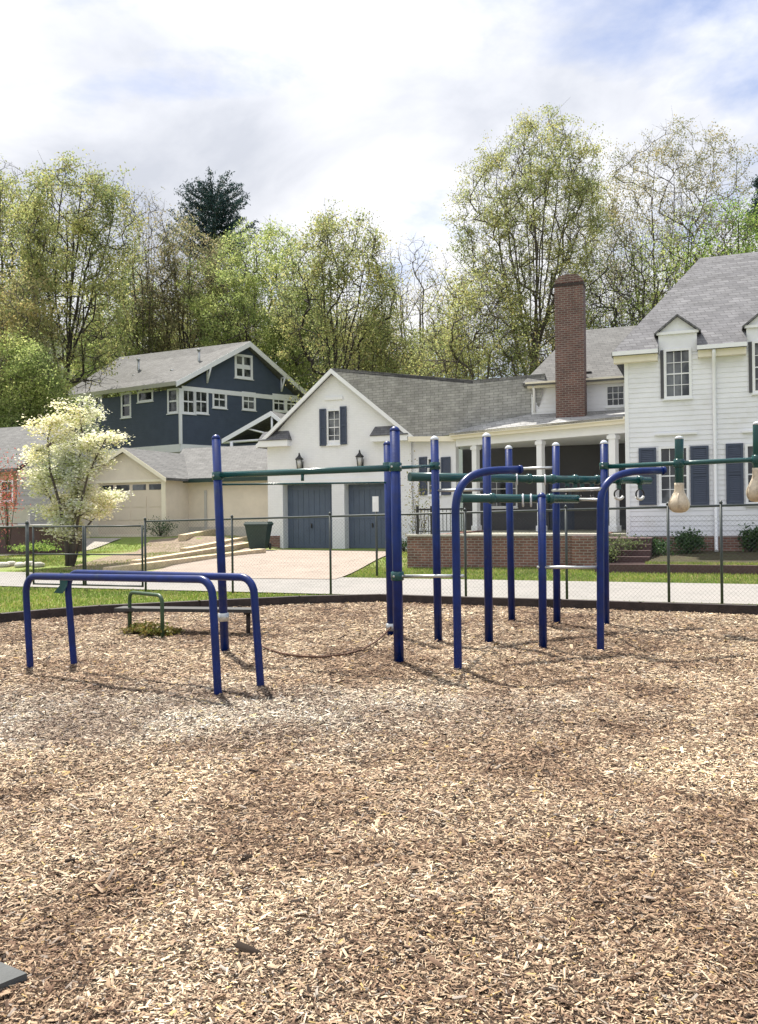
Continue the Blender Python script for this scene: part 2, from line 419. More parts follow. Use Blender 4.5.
# playground border, bottom edge seen in the picture
BP = [(-260, 640), (-120, 631), (0, 623), (50, 618), (100, 614), (200, 609), (300, 604), (380, 602), (460, 605), (560, 608), (640, 611), (758, 615), (860, 620), (1000, 628)]
bw = [gnd(x, y) for x, y in BP]
def border_y(x):
    for a, b in zip(bw[:-1], bw[1:]):
        if a.x <= x <= b.x: return a.y + (b.y - a.y) * (x - a.x) / (b.x - a.x)
    return bw[0].y if x < bw[0].x else bw[-1].y
def chipz(x, y):
    e = min(1, max(0, (border_y(x) - y) / 1.0))
    return e * (.035 * mnoise.noise(Vector((x * .8, y * .8, 0))) + .018 * mnoise.noise(Vector((x * 3, y * 3, 4)))) + .0
xs = axis([(-14, -7, .5), (-7, 7, .12), (7, 14, .5)])
rows = []
for v in range(0, 141):
    row = []
    for x in xs:
        by = border_y(x); y = -6 + (by + 6) * (v / 140) if True else 0
        row.append(Vector((x, y, chipz(x, y))))
    rows.append(row)
def chipground():
    mt, nt, b = newmat('trodden_wood_chips')
    tc = N(nt, 'ShaderNodeTexCoord')
    mp = N(nt, 'ShaderNodeMapping'); mp.inputs['Scale'].default_value = (1, 1.6, 1); lk(nt, tc.outputs['Object'], mp.inputs[0])
    vo = N(nt, 'ShaderNodeTexVoronoi', i_Scale=42.0, i_Randomness=1.0); lk(nt, mp.outputs[0], vo.inputs['Vector'])
    sp = N(nt, 'ShaderNodeSeparateColor'); lk(nt, vo.outputs['Color'], sp.inputs[0])
    rp = ramp(nt, [(0, (.04, .03, .02)), (.25, (.11, .08, .055)), (.5, (.2, .155, .11)), (.8, (.34, .28, .205)), (1, (.5, .42, .32))])
    lk(nt, sp.outputs[0], rp.inputs['Fac'])
    mx = zone_mul(nt, tc, rp.outputs['Color'])
    lk(nt, mx, b.inputs['Base Color']); b.inputs['Roughness'].default_value = .95; b.inputs['Specular IOR Level'].default_value = .15
    bp = N(nt, 'ShaderNodeBump', i_Strength=1, i_Distance=.03); lk(nt, vo.outputs['Distance'], bp.inputs['Height'])
    lk(nt, bp.outputs['Normal'], b.inputs['Normal'])
    return mt
def zone_mul(nt, tc, col):
    """patches of older, damper, dustier chips lying in different places"""
    n1 = N(nt, 'ShaderNodeTexNoise', i_Scale=.6, i_Detail=10, i_Roughness=.68, i_Distortion=.8); lk(nt, tc.outputs['Object'], n1.inputs['Vector'])
    r1 = ramp(nt, [(.36, (.46, .385, .35)), (.46, (.74, .66, .61)), (.55, (.98, .94, .90)), (.66, (1.28, 1.25, 1.18))]); lk(nt, n1.outputs['Fac'], r1.inputs['Fac'])
    mx = N(nt, 'ShaderNodeMix', data_type='RGBA', blend_type='MULTIPLY'); mx.inputs['Factor'].default_value = 1
    lk(nt, col, mx.inputs['A']); lk(nt, r1.outputs['Color'], mx.inputs['B'])
    # dusty grey worn area round the bars
    vm = N(nt, 'ShaderNodeVectorMath', operation='SUBTRACT'); vm.inputs[1].default_value = (-2.0, 7.0, 0); lk(nt, tc.outputs['Object'], vm.inputs[0])
    v2 = N(nt, 'ShaderNodeVectorMath', operation='MULTIPLY'); v2.inputs[1].default_value = (.28, .9, 0); lk(nt, vm.outputs[0], v2.inputs[0])
    ln = N(nt, 'ShaderNodeVectorMath', operation='LENGTH'); lk(nt, v2.outputs[0], ln.inputs[0])
    n2 = N(nt, 'ShaderNodeTexNoise', i_Scale=1.5, i_Detail=6, i_Roughness=.7); lk(nt, tc.outputs['Object'], n2.inputs['Vector'])
    ad = N(nt, 'ShaderNodeMath', operation='MULTIPLY_ADD'); ad.inputs[1].default_value = 1.6; lk(nt, n2.outputs['Fac'], ad.inputs[0]); lk(nt, ln.outputs['Value'], ad.inputs[2])
    mr = N(nt, 'ShaderNodeMapRange'); mr.inputs['From Min'].default_value = 1.3; mr.inputs['From Max'].default_value = 2.1; mr.inputs['To Min'].default_value = .95; mr.inputs['To Max'].default_value = 0
    lk(nt, ad.outputs[0], mr.inputs['Value'])
    m2 = N(nt, 'ShaderNodeMix', data_type='RGBA'); lk(nt, mr.outputs[0], m2.inputs['Factor']); lk(nt, mx.outputs['Result'], m2.inputs['A'])
    hs = N(nt, 'ShaderNodeMix', data_type='RGBA', blend_type='MULTIPLY'); hs.inputs['Factor'].default_value = 1; lk(nt, mx.outputs['Result'], hs.inputs['A']); hs.inputs['B'].default_value = (.98, 1.1, 1.26, 1)
    lk(nt, hs.outputs['Result'], m2.inputs['B'])
    return m2.outputs['Result']
grid_mesh('playground_surface', rows, chipground())

mb = MB()
for a, b in zip(bw[:-1], bw[1:]):
    d = (b - a).normalized(); nn = Vector((-d.y, d.x, 0))
    mb.hexa([a - d * .02, b + d * .02, b + nn * .14 + d * .02, a + nn * .14 - d * .02, a + Z * .14 - d * .02, b + Z * .14 + d * .02, b + nn * .14 + Z * .14 + d * .02, a + nn * .14 + Z * .14 - d * .02])
tag(mb.build('timber_edging', M['edging'], None, bw[6]), 'low dark timber edging that holds the wood chips in along the grass', 'edging')

# drives and paths
drape('driveway', [gt(120, 577), gt(335, 579), gt(402, 551), gt(246, 548)], 16, 12, .0, M['drive'])
drape('path', [gt(-60, 560), gt(36, 554), gt(122, 538), gt(60, 538)], 8, 8, .0, M['concrete'])
drape('dirt_lot', [gt(60, 569), gt(130, 572), gt(262, 545), gt(150, 540)], 14, 10, -.012, M['dirt'])

# ---------------------------------------------------------------- white house
FG = Fac((-4.83, 37.0)); FM = Fac((7.59, 26.0)); FC = Fac((5.65, 31.2))
H = thing('white_house', 'big white clapboard house with grey shingle roofs, attached double garage and tall brick chimney', 'house', (3.0, 32.0, .3))
# --- garage block
gz = .12; ez = 4.78; GL = 6.6
pk = FG.hit(331, 371)
ops = [FG.rect(283, 484, 332, 549), FG.rect(344.5, 483.5, 394, 548)]
ops = [(a0, a1, gz, z1) for a0, a1, z0, z1 in ops]
gw = FG.rect(328.5, 411, 339.5, 443.5)
mb = MB(); FG.wall(mb, 0, GL, gz, ez, ops, .5)
# gable triangle with window hole: two flanks + strips
a0, a1, z0, z1 = gw
def gable_piece(mb, fac, A, B, peak, zb, holes, th=.25, o=0, n=26):
    """columns between a0..a1 under the two rakes"""
    xs_ = sorted(set([A + (B - A) * i / n for i in range(n + 1)] + [peak[0]] + [h[0] for h in holes] + [h[1] for h in holes]))
    def top(a): return zb + (peak[1] - zb) * ((a - A) / (peak[0] - A) if a <= peak[0] else (B - a) / (B - peak[0]))
    for p, q in zip(xs_[:-1], xs_[1:]):
        mids = (p + q) / 2; h = [k for k in holes if k[0] <= mids <= k[1]]
        spans = [(zb, zb, None, None)] if not h else None
        def cell(b0, b1, t0, t1):
            mb.hexa([fac.P(p, b0, o), fac.P(q, b1, o), fac.P(q, b1, o - th), fac.P(p, b0, o - th), fac.P(p, t0, o), fac.P(q, t1, o), fac.P(q, t1, o - th), fac.P(p, t0, o - th)])
        if not h: cell(zb, zb, top(p), top(q))
        else:
            if h[0][2] > zb: cell(zb, zb, h[0][2], h[0][2])
            cell(h[0][3], h[0][3], top(p), top(q))
gable_piece(mb, FG, 0, GL, pk, ez, [gw])
# right side and left side walls
for s0 in (0, GL):
    e = .3 if s0 == 0 else -.3
    mb.hexa([FG.P(s0, gz, -.3), FG.P(s0 + e, gz, -.3), FG.P(s0 + e, gz, -9), FG.P(s0, gz, -9), FG.P(s0, ez, -.3), FG.P(s0 + e, ez, -.3), FG.P(s0 + e, ez, -9), FG.P(s0, ez, -9)])
gwall = mb.build('garage_wall', M['painted_brick'], H)
w = window(FG, gw, H, 2, 4, .05); w['label'] = 'small sash window high in the garage gable'
shutter(FG, FG.rect(320, 409, 326.5, 446), H); shutter(FG, FG.rect(340.5, 406.5, 347, 444.5), H)
mb = MB(); FG.box(mb, *[FG.hit(325, 398)[0], FG.hit(343, 398)[0]], FG.hit(333, 400)[1], FG.hit(333, 397)[1], 0, .06); mb.build('window_cap', M['painted_brick'], H)
for k, (a0, a1, z0, z1) in enumerate(ops):
    mb = MB(); n = 9; wd = (a1 - a0) / n
    FG.box(mb, a0, a1, z0, z1, -.53, -.47)
    for i in range(n): FG.box(mb, a0 + i * wd + .01, a0 + (i + 1) * wd - .01, z0 + .02, z1 - .02, -.47, -.455)
    d = mb.build('garage_door', M['door'], H)
    mb = MB()
    for z in (z0 + .1, (z0 + z1) / 2 - .06, z1 - .24): mb = MB(); FG.box(mb, a0 + .02, a1 - .02, z, z + .12, -.455, -.435); mb.build('door_rail', M['door'], d)
    mb = MB(); FG.box(mb, (a0 + a1) / 2 - .02, (a0 + a1) / 2 + .02, z0 + .95, z0 + 1.15, -.435, -.38); mb.build('handle', M['black'], d)
mb = MB(); FG.box(mb, ops[0][0] - .12, ops[1][1] + .12, ops[0][3] + .02, ops[0][3] + .2, .0, .05); mb.build('door_header', M['white'], H)
for a in (ops[0][0] - .5, (ops[0][1] + ops[1][0]) / 2 - .22, ):
    pass
# plinth at the left corner
mb = MB(); FG.box(mb, -.04, ops[0][0] - .16, gz, .75, .0, .05); mb.build('plinth', M['brick'], H)
# eave returns
for (x0, x1, y0, y1) in ((262, 291, 441, 447), (373, 410, 436, 441.5)):
    a0, a1, z0, z1 = FG.rect(x0, y0, x1, y1)
    mb = MB(); FG.box(mb, a0, a1, z0, z1, -.05, .34); mb.build('eave_return', M['white'], H)
    mb = MB(); 
    mb.hexa([FG.P(a0, z1, .38), FG.P(a1 + .05, z1, .38), FG.P(a1 + .05, z1, 0), FG.P(a0, z1, 0), FG.P(a0, z1 + .03, .38), FG.P(a1, z1 + .03, .38), FG.P(a1 - .1, z1 + .42, .002), FG.P(a0 + .1, z1 + .42, .002)])
    mb.build('return_roof', M['shingle'], H)
# roof
PK = at(331, 368, 35.6); EL = FG.P(-.38, 4.72, .32); ER = FG.P(GL + .3, 4.72, .32)
LV = at(470, 428, 33.0); RE = planehit(PK, ER, LV, 473, 380)
mb = MB(); mb.slab([PK, ER, LV, RE], .14); mb.build('roof', M['shingle_wing'], H)
mb = MB(); mb.slab([EL, PK, EL + V * 7 + U * .5], .14); mb.slab([PK - Z * .002, RE - Z * .01, EL + V * 7 + U * .5], .14); mb.build('roof', M['shingle'], H)
for E, nm in ((EL, 0), (ER, 1)):  # rake boards
    d = (PK - E); mb = MB(); dn = Z * -.07
    o = -V * .03
    mb.hexa([E + o + dn - Z * .14, PK + o + dn - Z * .15, PK + dn + V * .05 - Z * .15, E + dn + V * .05 - Z * .14, E + o - Z * .02, PK + o - Z * .02, PK + V * .05 - Z * .02, E + V * .05 - Z * .02])
    mb.build('rake_board', M['white'], H)
# --- breezeway roof and wall
LB = RE; LS = at(537, 414.5, 31.2); LR = planehit(LB, LV, LS, 545, 373.5)
mb = MB(); mb.slab([LB, LV, LS, LR], .14); mb.build('roof', M['shingle_wing'], H)
mb = MB(); mb.slab([LB + Z * .002, LR + Z * .002, LR + V * 5 - Z * 2.5, LB + V * 5 - Z * 2.5], .14); mb.build('roof', M['shingle_light'], H)
PA = FG.P(GL - .02, 0, -.15); PF0 = at(456, 436, 33.0); PF1 = at(626, 420, 28.0)
def sidefac(p, q):
    p = Vector((p.x, p.y, 0)); q = Vector((q.x, q.y, 0)); f = Fac((p.x, p.y), q - p); f.L = (q - p).length; return f
FW = sidefac(PA, Vector((PF0.x, PF0.y + .25, 0)))
mb = MB(); ww = FW.rect(429, 459, 440, 494); FW.wall(mb, 0, FW.L, .2, 4.6, [ww], .2); mb.build('wall', M['siding'], H)
window(FW, ww, H, 2, 4, .05)
shutter(FW, FW.rect(420, 457, 427.5, 495), H); shutter(FW, FW.rect(442, 457, 451, 495), H)
# eave board along the garage side to the porch
mb = MB(); e0 = at(408, 436.5, 34.3); e1 = PF0
mb.slab([e0 + Z * .0, e1 + Z * .0, e1 + V * .2, e0 + V * .2], .2); mb.build('gutter', M['cream'], H)
# --- porch
pd = (PF1 - PF0); pd.z = 0; pL = pd.length; FP = Fac((PF0.x, PF0.y), pd)
mb = MB(); FP.box(mb, 0, pL, 4.22, 4.5, -.28, 0); mb.build('porch_beam', M['white'], H)
mb = MB(); FP.box(mb, -.1, pL + .1, 4.5, 4.62, -.3, .22)
FP.box(mb, -.1, pL + .1, 4.62, 4.72, .1, .3); mb.build('porch_cornice', M['cream'], H)
mb = MB(); q0 = FP.P(-.1, 4.735, .3); q1 = FP.P(pL + .05, 4.735, .3)
qm = FP.P(pL * .46, 4.735, .3); qc = FC.P(-.2, 5.22, .02); mb.slab([q0, qm, qc, LV + Z * .03], .09); mb.slab([qm, q1, FC.P(3.5, 5.22, .02), qc], .09); mb.build('porch_roof', M['shingle_wing'], H)
# ceiling + back wall + floor
BK = Fac(tn(-9.2 + 0, 33.6)[:2]); 
bt0, bt1 = PF0.dot(U) - .3, 5.2
BKF = Fac(tuple(tn(bt0, 33.9)[:2]))
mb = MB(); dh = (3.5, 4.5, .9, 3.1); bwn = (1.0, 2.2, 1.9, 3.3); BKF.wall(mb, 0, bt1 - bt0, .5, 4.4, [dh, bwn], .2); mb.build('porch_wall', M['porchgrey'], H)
window(BKF, bwn, H, 3, 4, .06)
mb = MB(); BKF.box(mb, dh[0], dh[1], dh[2], dh[3], -.16, -.1)
for zz_ in (1.1, 2.1): 
    for q in (0, 1): BKF.box(mb, dh[0] + .12 + q * .42, dh[0] + .46 + q * .42, zz_, zz_ + .8, -.1, -.08)
pdoor = mb.build('porch_door', M['shutter'], H)
mb = MB(); mb.slab([FP.P(0, 4.3, -.1), FP.P(pL, 4.3, -.1), tn(bt1, 33.8, 4.3), tn(bt0, 33.8, 4.3)], .06); mb.build('porch_ceiling', M['white'], H)
for px, wpx in ((476, 7), (541, 7.5), (614, 9)):
    r = ray(px, 480); k = (FP.A + FP.n * -.14 - CAM).dot(FP.n) / r.dot(FP.n); c = CAM + r * k; c.z = .95
    wd = wpx * .8 * c.y / F; mb = MB()
    mb.cbox(c, wd, wd, 3.28, FP.d, -FP.n); mb.cbox(c, wd * 1.35, wd * 1.35, .2, FP.d, -FP.n)
    mb.cbox(c + Z * 3.1, wd * 1.35, wd * 1.35, .12, FP.d, -FP.n)
    mb.build('column', M['white'], H)
# chimney
cb = at(571.5, 415, 30.15); cw = 1.0
mb = MB(); c = Vector((cb.x, cb.y, .9)); mb.cbox(c + Z * 4.0, cw, .62, 4.1)
mb.cbox(c + Z * 8.102, cw * 1.0, .62, .7)
prof = 8
for i in range(prof):
    a0_ = math.pi * i / prof; a1_ = math.pi * (i + 1) / prof
    for sgn in (1,):
        p0 = c + Z * 8.8 - U * math.cos(a0_) * cw / 2 + Z * math.sin(a0_) * .3; p1 = c + Z * 8.8 - U * math.cos(a1_) * cw / 2 + Z * math.sin(a1_) * .3
        b0 = c + Z * 8.75 - U * math.cos(a0_) * cw / 2; b1 = c + Z * 8.75 - U * math.cos(a1_) * cw / 2
        f = -V * .31; g = V * .31
        mb.hexa([b0 + f, b1 + f, b1 + g, b0 + g, p0 + f, p1 + f, p1 + g, p0 + g])
ch = mb.build('chimney', M['chimney_brick'], H)
mb = MB(); mb.cbox(c + Z * 8.68, cw + .03, .65, .1); mb.build('soot_band', M['edging'], ch)
mb = MB(); q = at(589, 376, 30.5); mb.cbox(q - Z * .2, .2, .2, .35); mb.build('flashing', M['black'], ch)
# --- central upper wall
cwn = FC.rect(607.5, 386.5, 623.5, 405)
mb = MB(); FC.wall(mb, 0, 5, 5.0, 6.28, [cwn], .2); FC.laps(mb, 0, 5, 5.15, 6.2, [cwn], .15); mb.build('upper_wall', M['siding'], H)
window(FC, cwn, H, 3, 3, .06)
mb = MB(); FC.box(mb, -.1, 4.6, 6.16, 6.29, -.1, .28); FC.box(mb, -.15, 4.6, 6.292, 6.36, .1, .4); mb.build('gutter', M['cream'], H)
mb = MB(); p = FC.P(.12, 6.05, .08); mb.tube([FC.P(.12, 6.25, .28), FC.P(.12, 6.05, .1), FC.P(.12, 5.3, .08)], .05, 8); mb.build('downspout', M['white'], H)
C0 = FC.P(-.25, 6.34, .38); C1 = FC.P(6.5, 6.34, .38); CR0 = at(573, 331, 33.6); CR1 = CR0 + U * 8
mb = MB(); mb.slab([C0, C1, CR1, CR0], .12); mb.build('roof', M['shingle_light'], H)
mb = MB(); mb.slab([CR0, CR1, C1 + V * 6.6, C0 + V * 6.6], .12); mb.build('roof', M['shingle_light'], H)
mb = MB(); mb.slab([C0 + Z * .002, CR0 + Z * .002, C0 + V * 6.6 + Z * .002], .12); mb.build('roof', M['shingle_light'], H)
# --- main block
uw1 = FM.rect(666.5, 351, 689, 396); uw2 = (uw1[0] + 2.62, uw1[1] + 2.62, uw1[2], uw1[3])
uw2 = FM.rect(755, 342.5, 781, 390)
lw1 = FM.rect(661.5, 448.5, 686.5, 503); lw2 = FM.rect(748, 446, 774, 502)
ML = 9.0; mz = .85; me_ = 6.35
holes = [uw1, uw2, lw1, lw2]
mb = MB(); FM.wall(mb, 0, ML, mz, me_, holes, .2); FM.laps(mb, .08, ML, mz + .02, me_ - .02, [(h[0] - .06, h[1] + .06, h[2] - .1, h[3] + .06) for h in holes], .15, .02)
mb.hexa([FM.P(0, mz, -.2), FM.P(.2, mz, -.2), FM.P(.2, mz, -9), FM.P(0, mz, -9), FM.P(0, me_, -.2), FM.P(.2, me_, -.2), FM.P(.2, me_, -9), FM.P(0, me_, -9)])
mb.build('main_wall', M['siding'], H)
mb = MB(); FM.box(mb, -.03, .09, mz, me_, -.15, .035); mb.build('corner_board', M['white'], H)
mb = MB(); FM.box(mb, -.01, ML, .1, mz - .004, -.2, .02); mb.build('foundation', M['brick'], H)
for h, nm in ((uw1, 'upper'), (uw2, 'upper')): window(FM, h, H, 3, 4, .075, .045)
for h in (lw1, lw2): window(FM, h, H, 3, 4, .075, .045)
for r_ in ((639, 448, 656.5, 505), (690.5, 446, 709, 505), (726, 443.5, 743.5, 504), (778, 442, 797, 503)): shutter(FM, FM.rect(*r_), H, .024)
for x0, x1, y in ((655, 697, 434), (742, 790, 431)):
    a0 = FM.hit(x0, y)[0]; a1 = FM.hit(x1, y)[0]; z = FM.hit((x0 + x1) / 2, y)[1]; mb = MB(); FM.box(mb, a0, a1, z - .03, z + .03, .0, .1); mb.build('window_cap', M['white'], H)
# bluish side casings beside upper windows
for h in (uw1, uw2):
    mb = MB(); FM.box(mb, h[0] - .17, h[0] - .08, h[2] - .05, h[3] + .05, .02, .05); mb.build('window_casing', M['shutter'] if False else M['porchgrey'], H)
# cornice, gutter, downspout
dorm = [(FM.hit(658.5, 345)[0], FM.hit(697, 345)[0])]; dorm.append((dorm[0][0] + (uw2[0] - uw1[0]), dorm[0][1] + (uw2[0] - uw1[0])))
mb = MB(); segs = [(-.34, dorm[0][0]), (dorm[0][1], dorm[1][0]), (dorm[1][1], ML)]
for a0, a1 in segs:
    mb = MB(); FM.box(mb, a0, a1, me_ - .02, me_ + .1, .3, .44); mb.build('gutter', M['white'], H)
    mb = MB(); FM.box(mb, a0 + .02, a1 - .02, me_ - .22, me_ - .022, .022, .30); mb.build('cornice', M['cream'], H)
dsx = FM.hit(715, 450)[0]
mb = MB(); mb.tube([FM.P(dsx, me_, .36), FM.P(dsx, me_ - .15, .36), FM.P(dsx, me_ - .45, .1), FM.P(dsx, me_ - .6, .08), FM.P(dsx, .55, .08), FM.P(dsx, .42, .25)], .055, 8); mb.build('downspout', M['white'], H)
E0 = FM.P(-.36, me_ + .08, .42); E1 = FM.P(ML + 1, me_ + .08, .42); R0 = at(700, 258, 29.4); R1 = R0 + U * 7.5; B0 = FM.P(-.36, me_ + .08, -9.2); B1 = FM.P(ML + 1, me_ + .08, -9.2)
rs = (R0.z - E0.z) / ((R0 - E0).dot(V)); hipk = E0.lerp(R0, .47 / ((R0 - E0).dot(V)))
def Ea(a, o): return FM.P(a, me_ + .08 + (.42 - o) * rs, o)
mb = MB(); mb.slab([hipk, Ea(ML + 1, -.05), R1, R0], .12)
for q_, (a0, a1) in enumerate(segs):
    a1 = ML + 1 if q_ == 2 else a1; mb.slab([Ea(a0, .42) if q_ else E0, Ea(a1, .42), Ea(a1, -.05), Ea(a0, -.05) if q_ else hipk], .12)
mb.build('roof', M['shingle'], H)
mb = MB(); mb.slab([E0 + Z * .003, R0 + Z * .003, B0 + Z * .003], .12); mb.build('roof', M['shingle'], H)
mb = MB(); mb.slab([B0, R0, R1, B1], .12); mb.build('roof', M['shingle'], H)
for (a0, a1), h in zip(dorm, (uw1, uw2)):
    zs = 6.98; zp = 7.42; am = (a0 + a1) / 2
    mb = MB(); FM.wall(mb, a0, a1, me_ + .002, zs, [(h[0], h[1], h[2], h[3])], .15, .02)
    for q_ in (a0, a1 - .08): FM.box(mb, q_, q_ + .08, me_ + .002, zs, -1.3, -.131)
    mb.hexa([FM.P(a0, zs, .02), FM.P(a1, zs, .02), FM.P(a1, zs, -1.3), FM.P(a0, zs, -1.3), FM.P(am - .01, zp, .02), FM.P(am + .01, zp, .02), FM.P(am + .01, zp, -1.6), FM.P(am - .01, zp, -1.6)])
    dm = mb.build('dormer', M['siding'], H)
    mb = MB(); FM.box(mb, a0 - .05, a1 + .05, zs - .07, zs + .01, .022, .10); mb.build('dormer_cornice', M['white'], dm)
    mb = MB(); ov = .16; L0 = FM.P(a0 - .12, zs - .02, ov); Rr = FM.P(a1 + .12, zs - .02, ov); T = FM.P(am, zp + .07, ov)
    mb.slab([L0, T, T - FM.n * 2.4, L0 - FM.n * 2.4], .06); mb.slab([T + Z * .002, Rr + Z * .002, Rr - FM.n * 2.4 + Z * .002, T - FM.n * 2.4 + Z * .002], .06)
    mb.build('dormer_roof', M['shingle'], dm)
# lanterns on the garage
for px, py in ((302, 465), (362, 462.5)):
    a, z = FG.hit(px, py); la = MB()
    c = FG.P(a, z, .26)
    la.lathe(c - Z * .3, [(.02, 0), (.05, .03), (.12, .1), (.13, .12)], 8)
    la.lathe(c + Z * .22, [(.19, 0), (.17, .03), (.06, .14), (.03, .2), (.04, .24), (.005, .3)], 8)
    for k in range(4):
        an = math.pi / 4 + k * math.pi / 2; d0 = Vector((math.cos(an) * .12, math.sin(an) * .12, -.18)); d1 = Vector((math.cos(an) * .17, math.sin(an) * .17, .23)); la.tube([c + d0, c + d1], .016, 6)
    la.tube([FG.P(a, z + .05, 0), FG.P(a, z + .3, .08), FG.P(a, z + .42, .2), c + Z * .44], .02, 6); FG.box(la, a - .07, a + .07, z - .15, z + .15, .0, .02)
    l = la.build('wall_lantern', M['black'], H)
    mb = MB(); mb.lathe(c - Z * .17, [(.1, 0), (.15, .38)], 8); mb.build('lantern_glass', M['lampglass'], l)

# ---------------------------------------------------------------- terrace wall, railing, steps
T0 = at(408, 560, 24.6); t0, t1 = T0.dot(U), at(594, 560, 22.6).dot(U)
FT = Fac(tuple(tn(t0, 23.2)[:2])); TL = t1 - t0
tw = thing('brick_terrace_wall', 'low red brick terrace wall with a pale stone coping in front of the porch', 'wall', FT.P(TL / 2, .1, 0))
mb = MB(); FT.box(mb, 0, TL, -.05, .97, -.3, 0)
mb.hexa([FT.P(0, -.05, -.3), FT.P(.3, -.05, -.3), FT.P(.3, -.05, -8.5), FT.P(0, -.05, -8.5), FT.P(0, .97, -.3), FT.P(.3, .97, -.3), FT.P(.3, .97, -8.5), FT.P(0, .97, -8.5)])
mb.hexa([FT.P(TL - .3, -.05, -.3), FT.P(TL, -.05, -.3), FT.P(TL, -.05, -5), FT.P(TL - .3, -.05, -5), FT.P(TL - .3, .97, -.3), FT.P(TL, .97, -.3), FT.P(TL, .97, -5), FT.P(TL - .3, .97, -5)])
mb.build('brickwork', M['brick'], tw)
mb = MB(); FT.box(mb, -.05, TL + .05, .972, 1.03, -.36, .05); mb.build('coping', M['stone'], tw)
mb = MB(); FT.box(mb, TL - .55, TL + .02, -.05, .96, .002, .22); mb.build('pier', M['brick'], tw)
tf = MB(); tf.slab([FT.P(.3, .93, -.3), FT.P(TL - .3, .93, -.3), tn(t1 - .3, 27, .93), tn(5.1, 28.0, .93), tn(5.2, 33.7, .93), tn(bt0 - .6, 33.7, .93), FT.P(.3, .93, -8.4)], .5); tag(tf.build('terrace_floor', M['slope']), kind='structure')
ra0 = FT.hit(416, 520)[0]; ra1 = FT.hit(463, 520)[0]
rl = thing('iron_railing', 'black iron railing standing on the left end of the brick terrace wall', 'railing', FT.P(ra0, 1.03, -.15))
mb = MB(); FT.box(mb, ra0, ra1, 1.72, 1.77, -.18, -.13); FT.box(mb, ra0, ra1, 1.10, 1.13, -.17, -.14); mb.build('rail', M['black'], rl)
mb = MB(); a = ra0 + .1
while a < ra1: FT.box(mb, a - .008, a + .008, 1.13, 1.72, -.163, -.147); a += .11
mb.build('balusters', M['black'], rl)
for a in (ra0, ra0 + .42, ra1): mb = MB(); FT.box(mb, a - .03, a + .03, 1.03, 1.84, -.185, -.125); mb.build('post', M['black'], rl)
# steps right of the terrace
mb = MB(); 
for k in range(5):
    p = tn(t1 + .05, 23.9 + k * .32, 0); mb.box(Vector((p.x, p.y, .05)), U * 1.3, V * (.32 if k < 4 else 2.6), Z * (.16 * (k + 1)))
tag(mb.build('porch_steps', M['brownred'], None, tn(t1 + .6, 24.2, .1)), 'short flight of dark steps at the right end of the brick terrace wall', 'steps')
# low retaining wall under the main house bed
q0 = gt(600, 568); n_ = 22.4
mb = MB(); FL_ = Fac(tuple(tn(t1 + 1.0, n_)[:2])); FL_.box(mb, -.9, 12, -.1, .27, -.22, 0)
tag(mb.build('garden_wall', M['stone'] if False else M['brownred'], None, FL_.P(4, 0, 0)), 'knee-high brown garden wall edging the planting bed of the white house', 'wall')
bed = [[Vector((*tn(t, n)[:2], max(.22 + (n - 22.6) * .045, 0))) for t in axis([(t1 + 1.35, t1 + 14, 1)])] for n in (22.6, 24, 25.5, 27.05)]
grid_mesh('garden_bed', bed, M['mulchbed'])

# ---------------------------------------------------------------- blue house
bc = at(180, 383, 55.0)
Bl = at(72, 394, 61.0); Br = at(300, 390, 61.5)
BH = thing('blue_house', 'dark navy house with white trim and a pale grey gable roof on the hill', 'house', (bc.x, bc.y, 4.6))
fr = sidefac(bc, Br); fl = sidefac(Bl, bc)
eb = bc.z - .35; zb = 4.2
wt = 6.35
gwr = [fr.rect(*r_) for r_ in ((183.5, 391, 193.5, 412), (196, 391, 206.5, 412), (214, 392, 225, 406.5), (243.5, 394, 254, 408.5), (274, 396, 284, 410), (287, 397, 296, 411))]
gab = fr.rect(236.5, 357, 250.5, 376.5)
BW, BG = [], None
pkb = fr.hit(246, 347)
mb = MB(); fr.wall(mb, 0, fr.L, wt, eb, gwr, .2); gable_piece(mb, fr, -.02, fr.L, pkb, eb, [gab]); fr.laps(mb, 0, fr.L, wt, eb, [(h[0] - .1, h[1] + .1, h[2] - .15, h[3] + .1) for h in gwr], .16, .02)
lwr = [fl.rect(*r_) for r_ in ((122.5, 394.5, 130, 416), (139, 392.5, 152, 400), (169, 390.5, 177, 411.5), (96, 397, 101, 413))]
fl.wall(mb, 0, fl.L, wt, eb, lwr, .2); fl.laps(mb, 0, fl.L, wt, eb, [(h[0] - .1, h[1] + .1, h[2] - .15, h[3] + .1) for h in lwr], .16, .02)
mb.build('siding_wall', M['navy'], BH)
for h in gwr: window(fr, h, BH, 2, 2, .13, .04, mun=.05)
for h in lwr: window(fl, h, BH, 1, 2 if h[3] - h[2] > 1 else 1, .13, .04, mun=.06)
window(fr, gab, BH, 2, 2, .16, .05, mun=.16)
mb = MB(); fr.box(mb, -.1, .1, wt, eb, .0, .06); fl.box(mb, fl.L - .1, fl.L + .0, wt, eb, .02, .06); mb.build('corner_board', M['white'], BH)
mb = MB(); fr.box(mb, .1, fr.L, eb - .12, eb + .18, .021, .06); mb.build('belt_trim', M['white'], BH)
mb = MB(); fr.box(mb, 0, fr.L, wt - .45, wt - .004, -.2, .05); fl.box(mb, 0, fl.L - .02, wt - .5, wt - .004, -.2, .051); mb.build('water_table', M['white'], BH)
mb = MB(); fr.box(mb, 0, fr.L, zb - 1, wt - .454, -.2, .0); fl.box(mb, 0, fl.L - .05, zb - 1, wt - .504, -.2, .0); mb.build('basement_wall', M['graysiding'], BH)
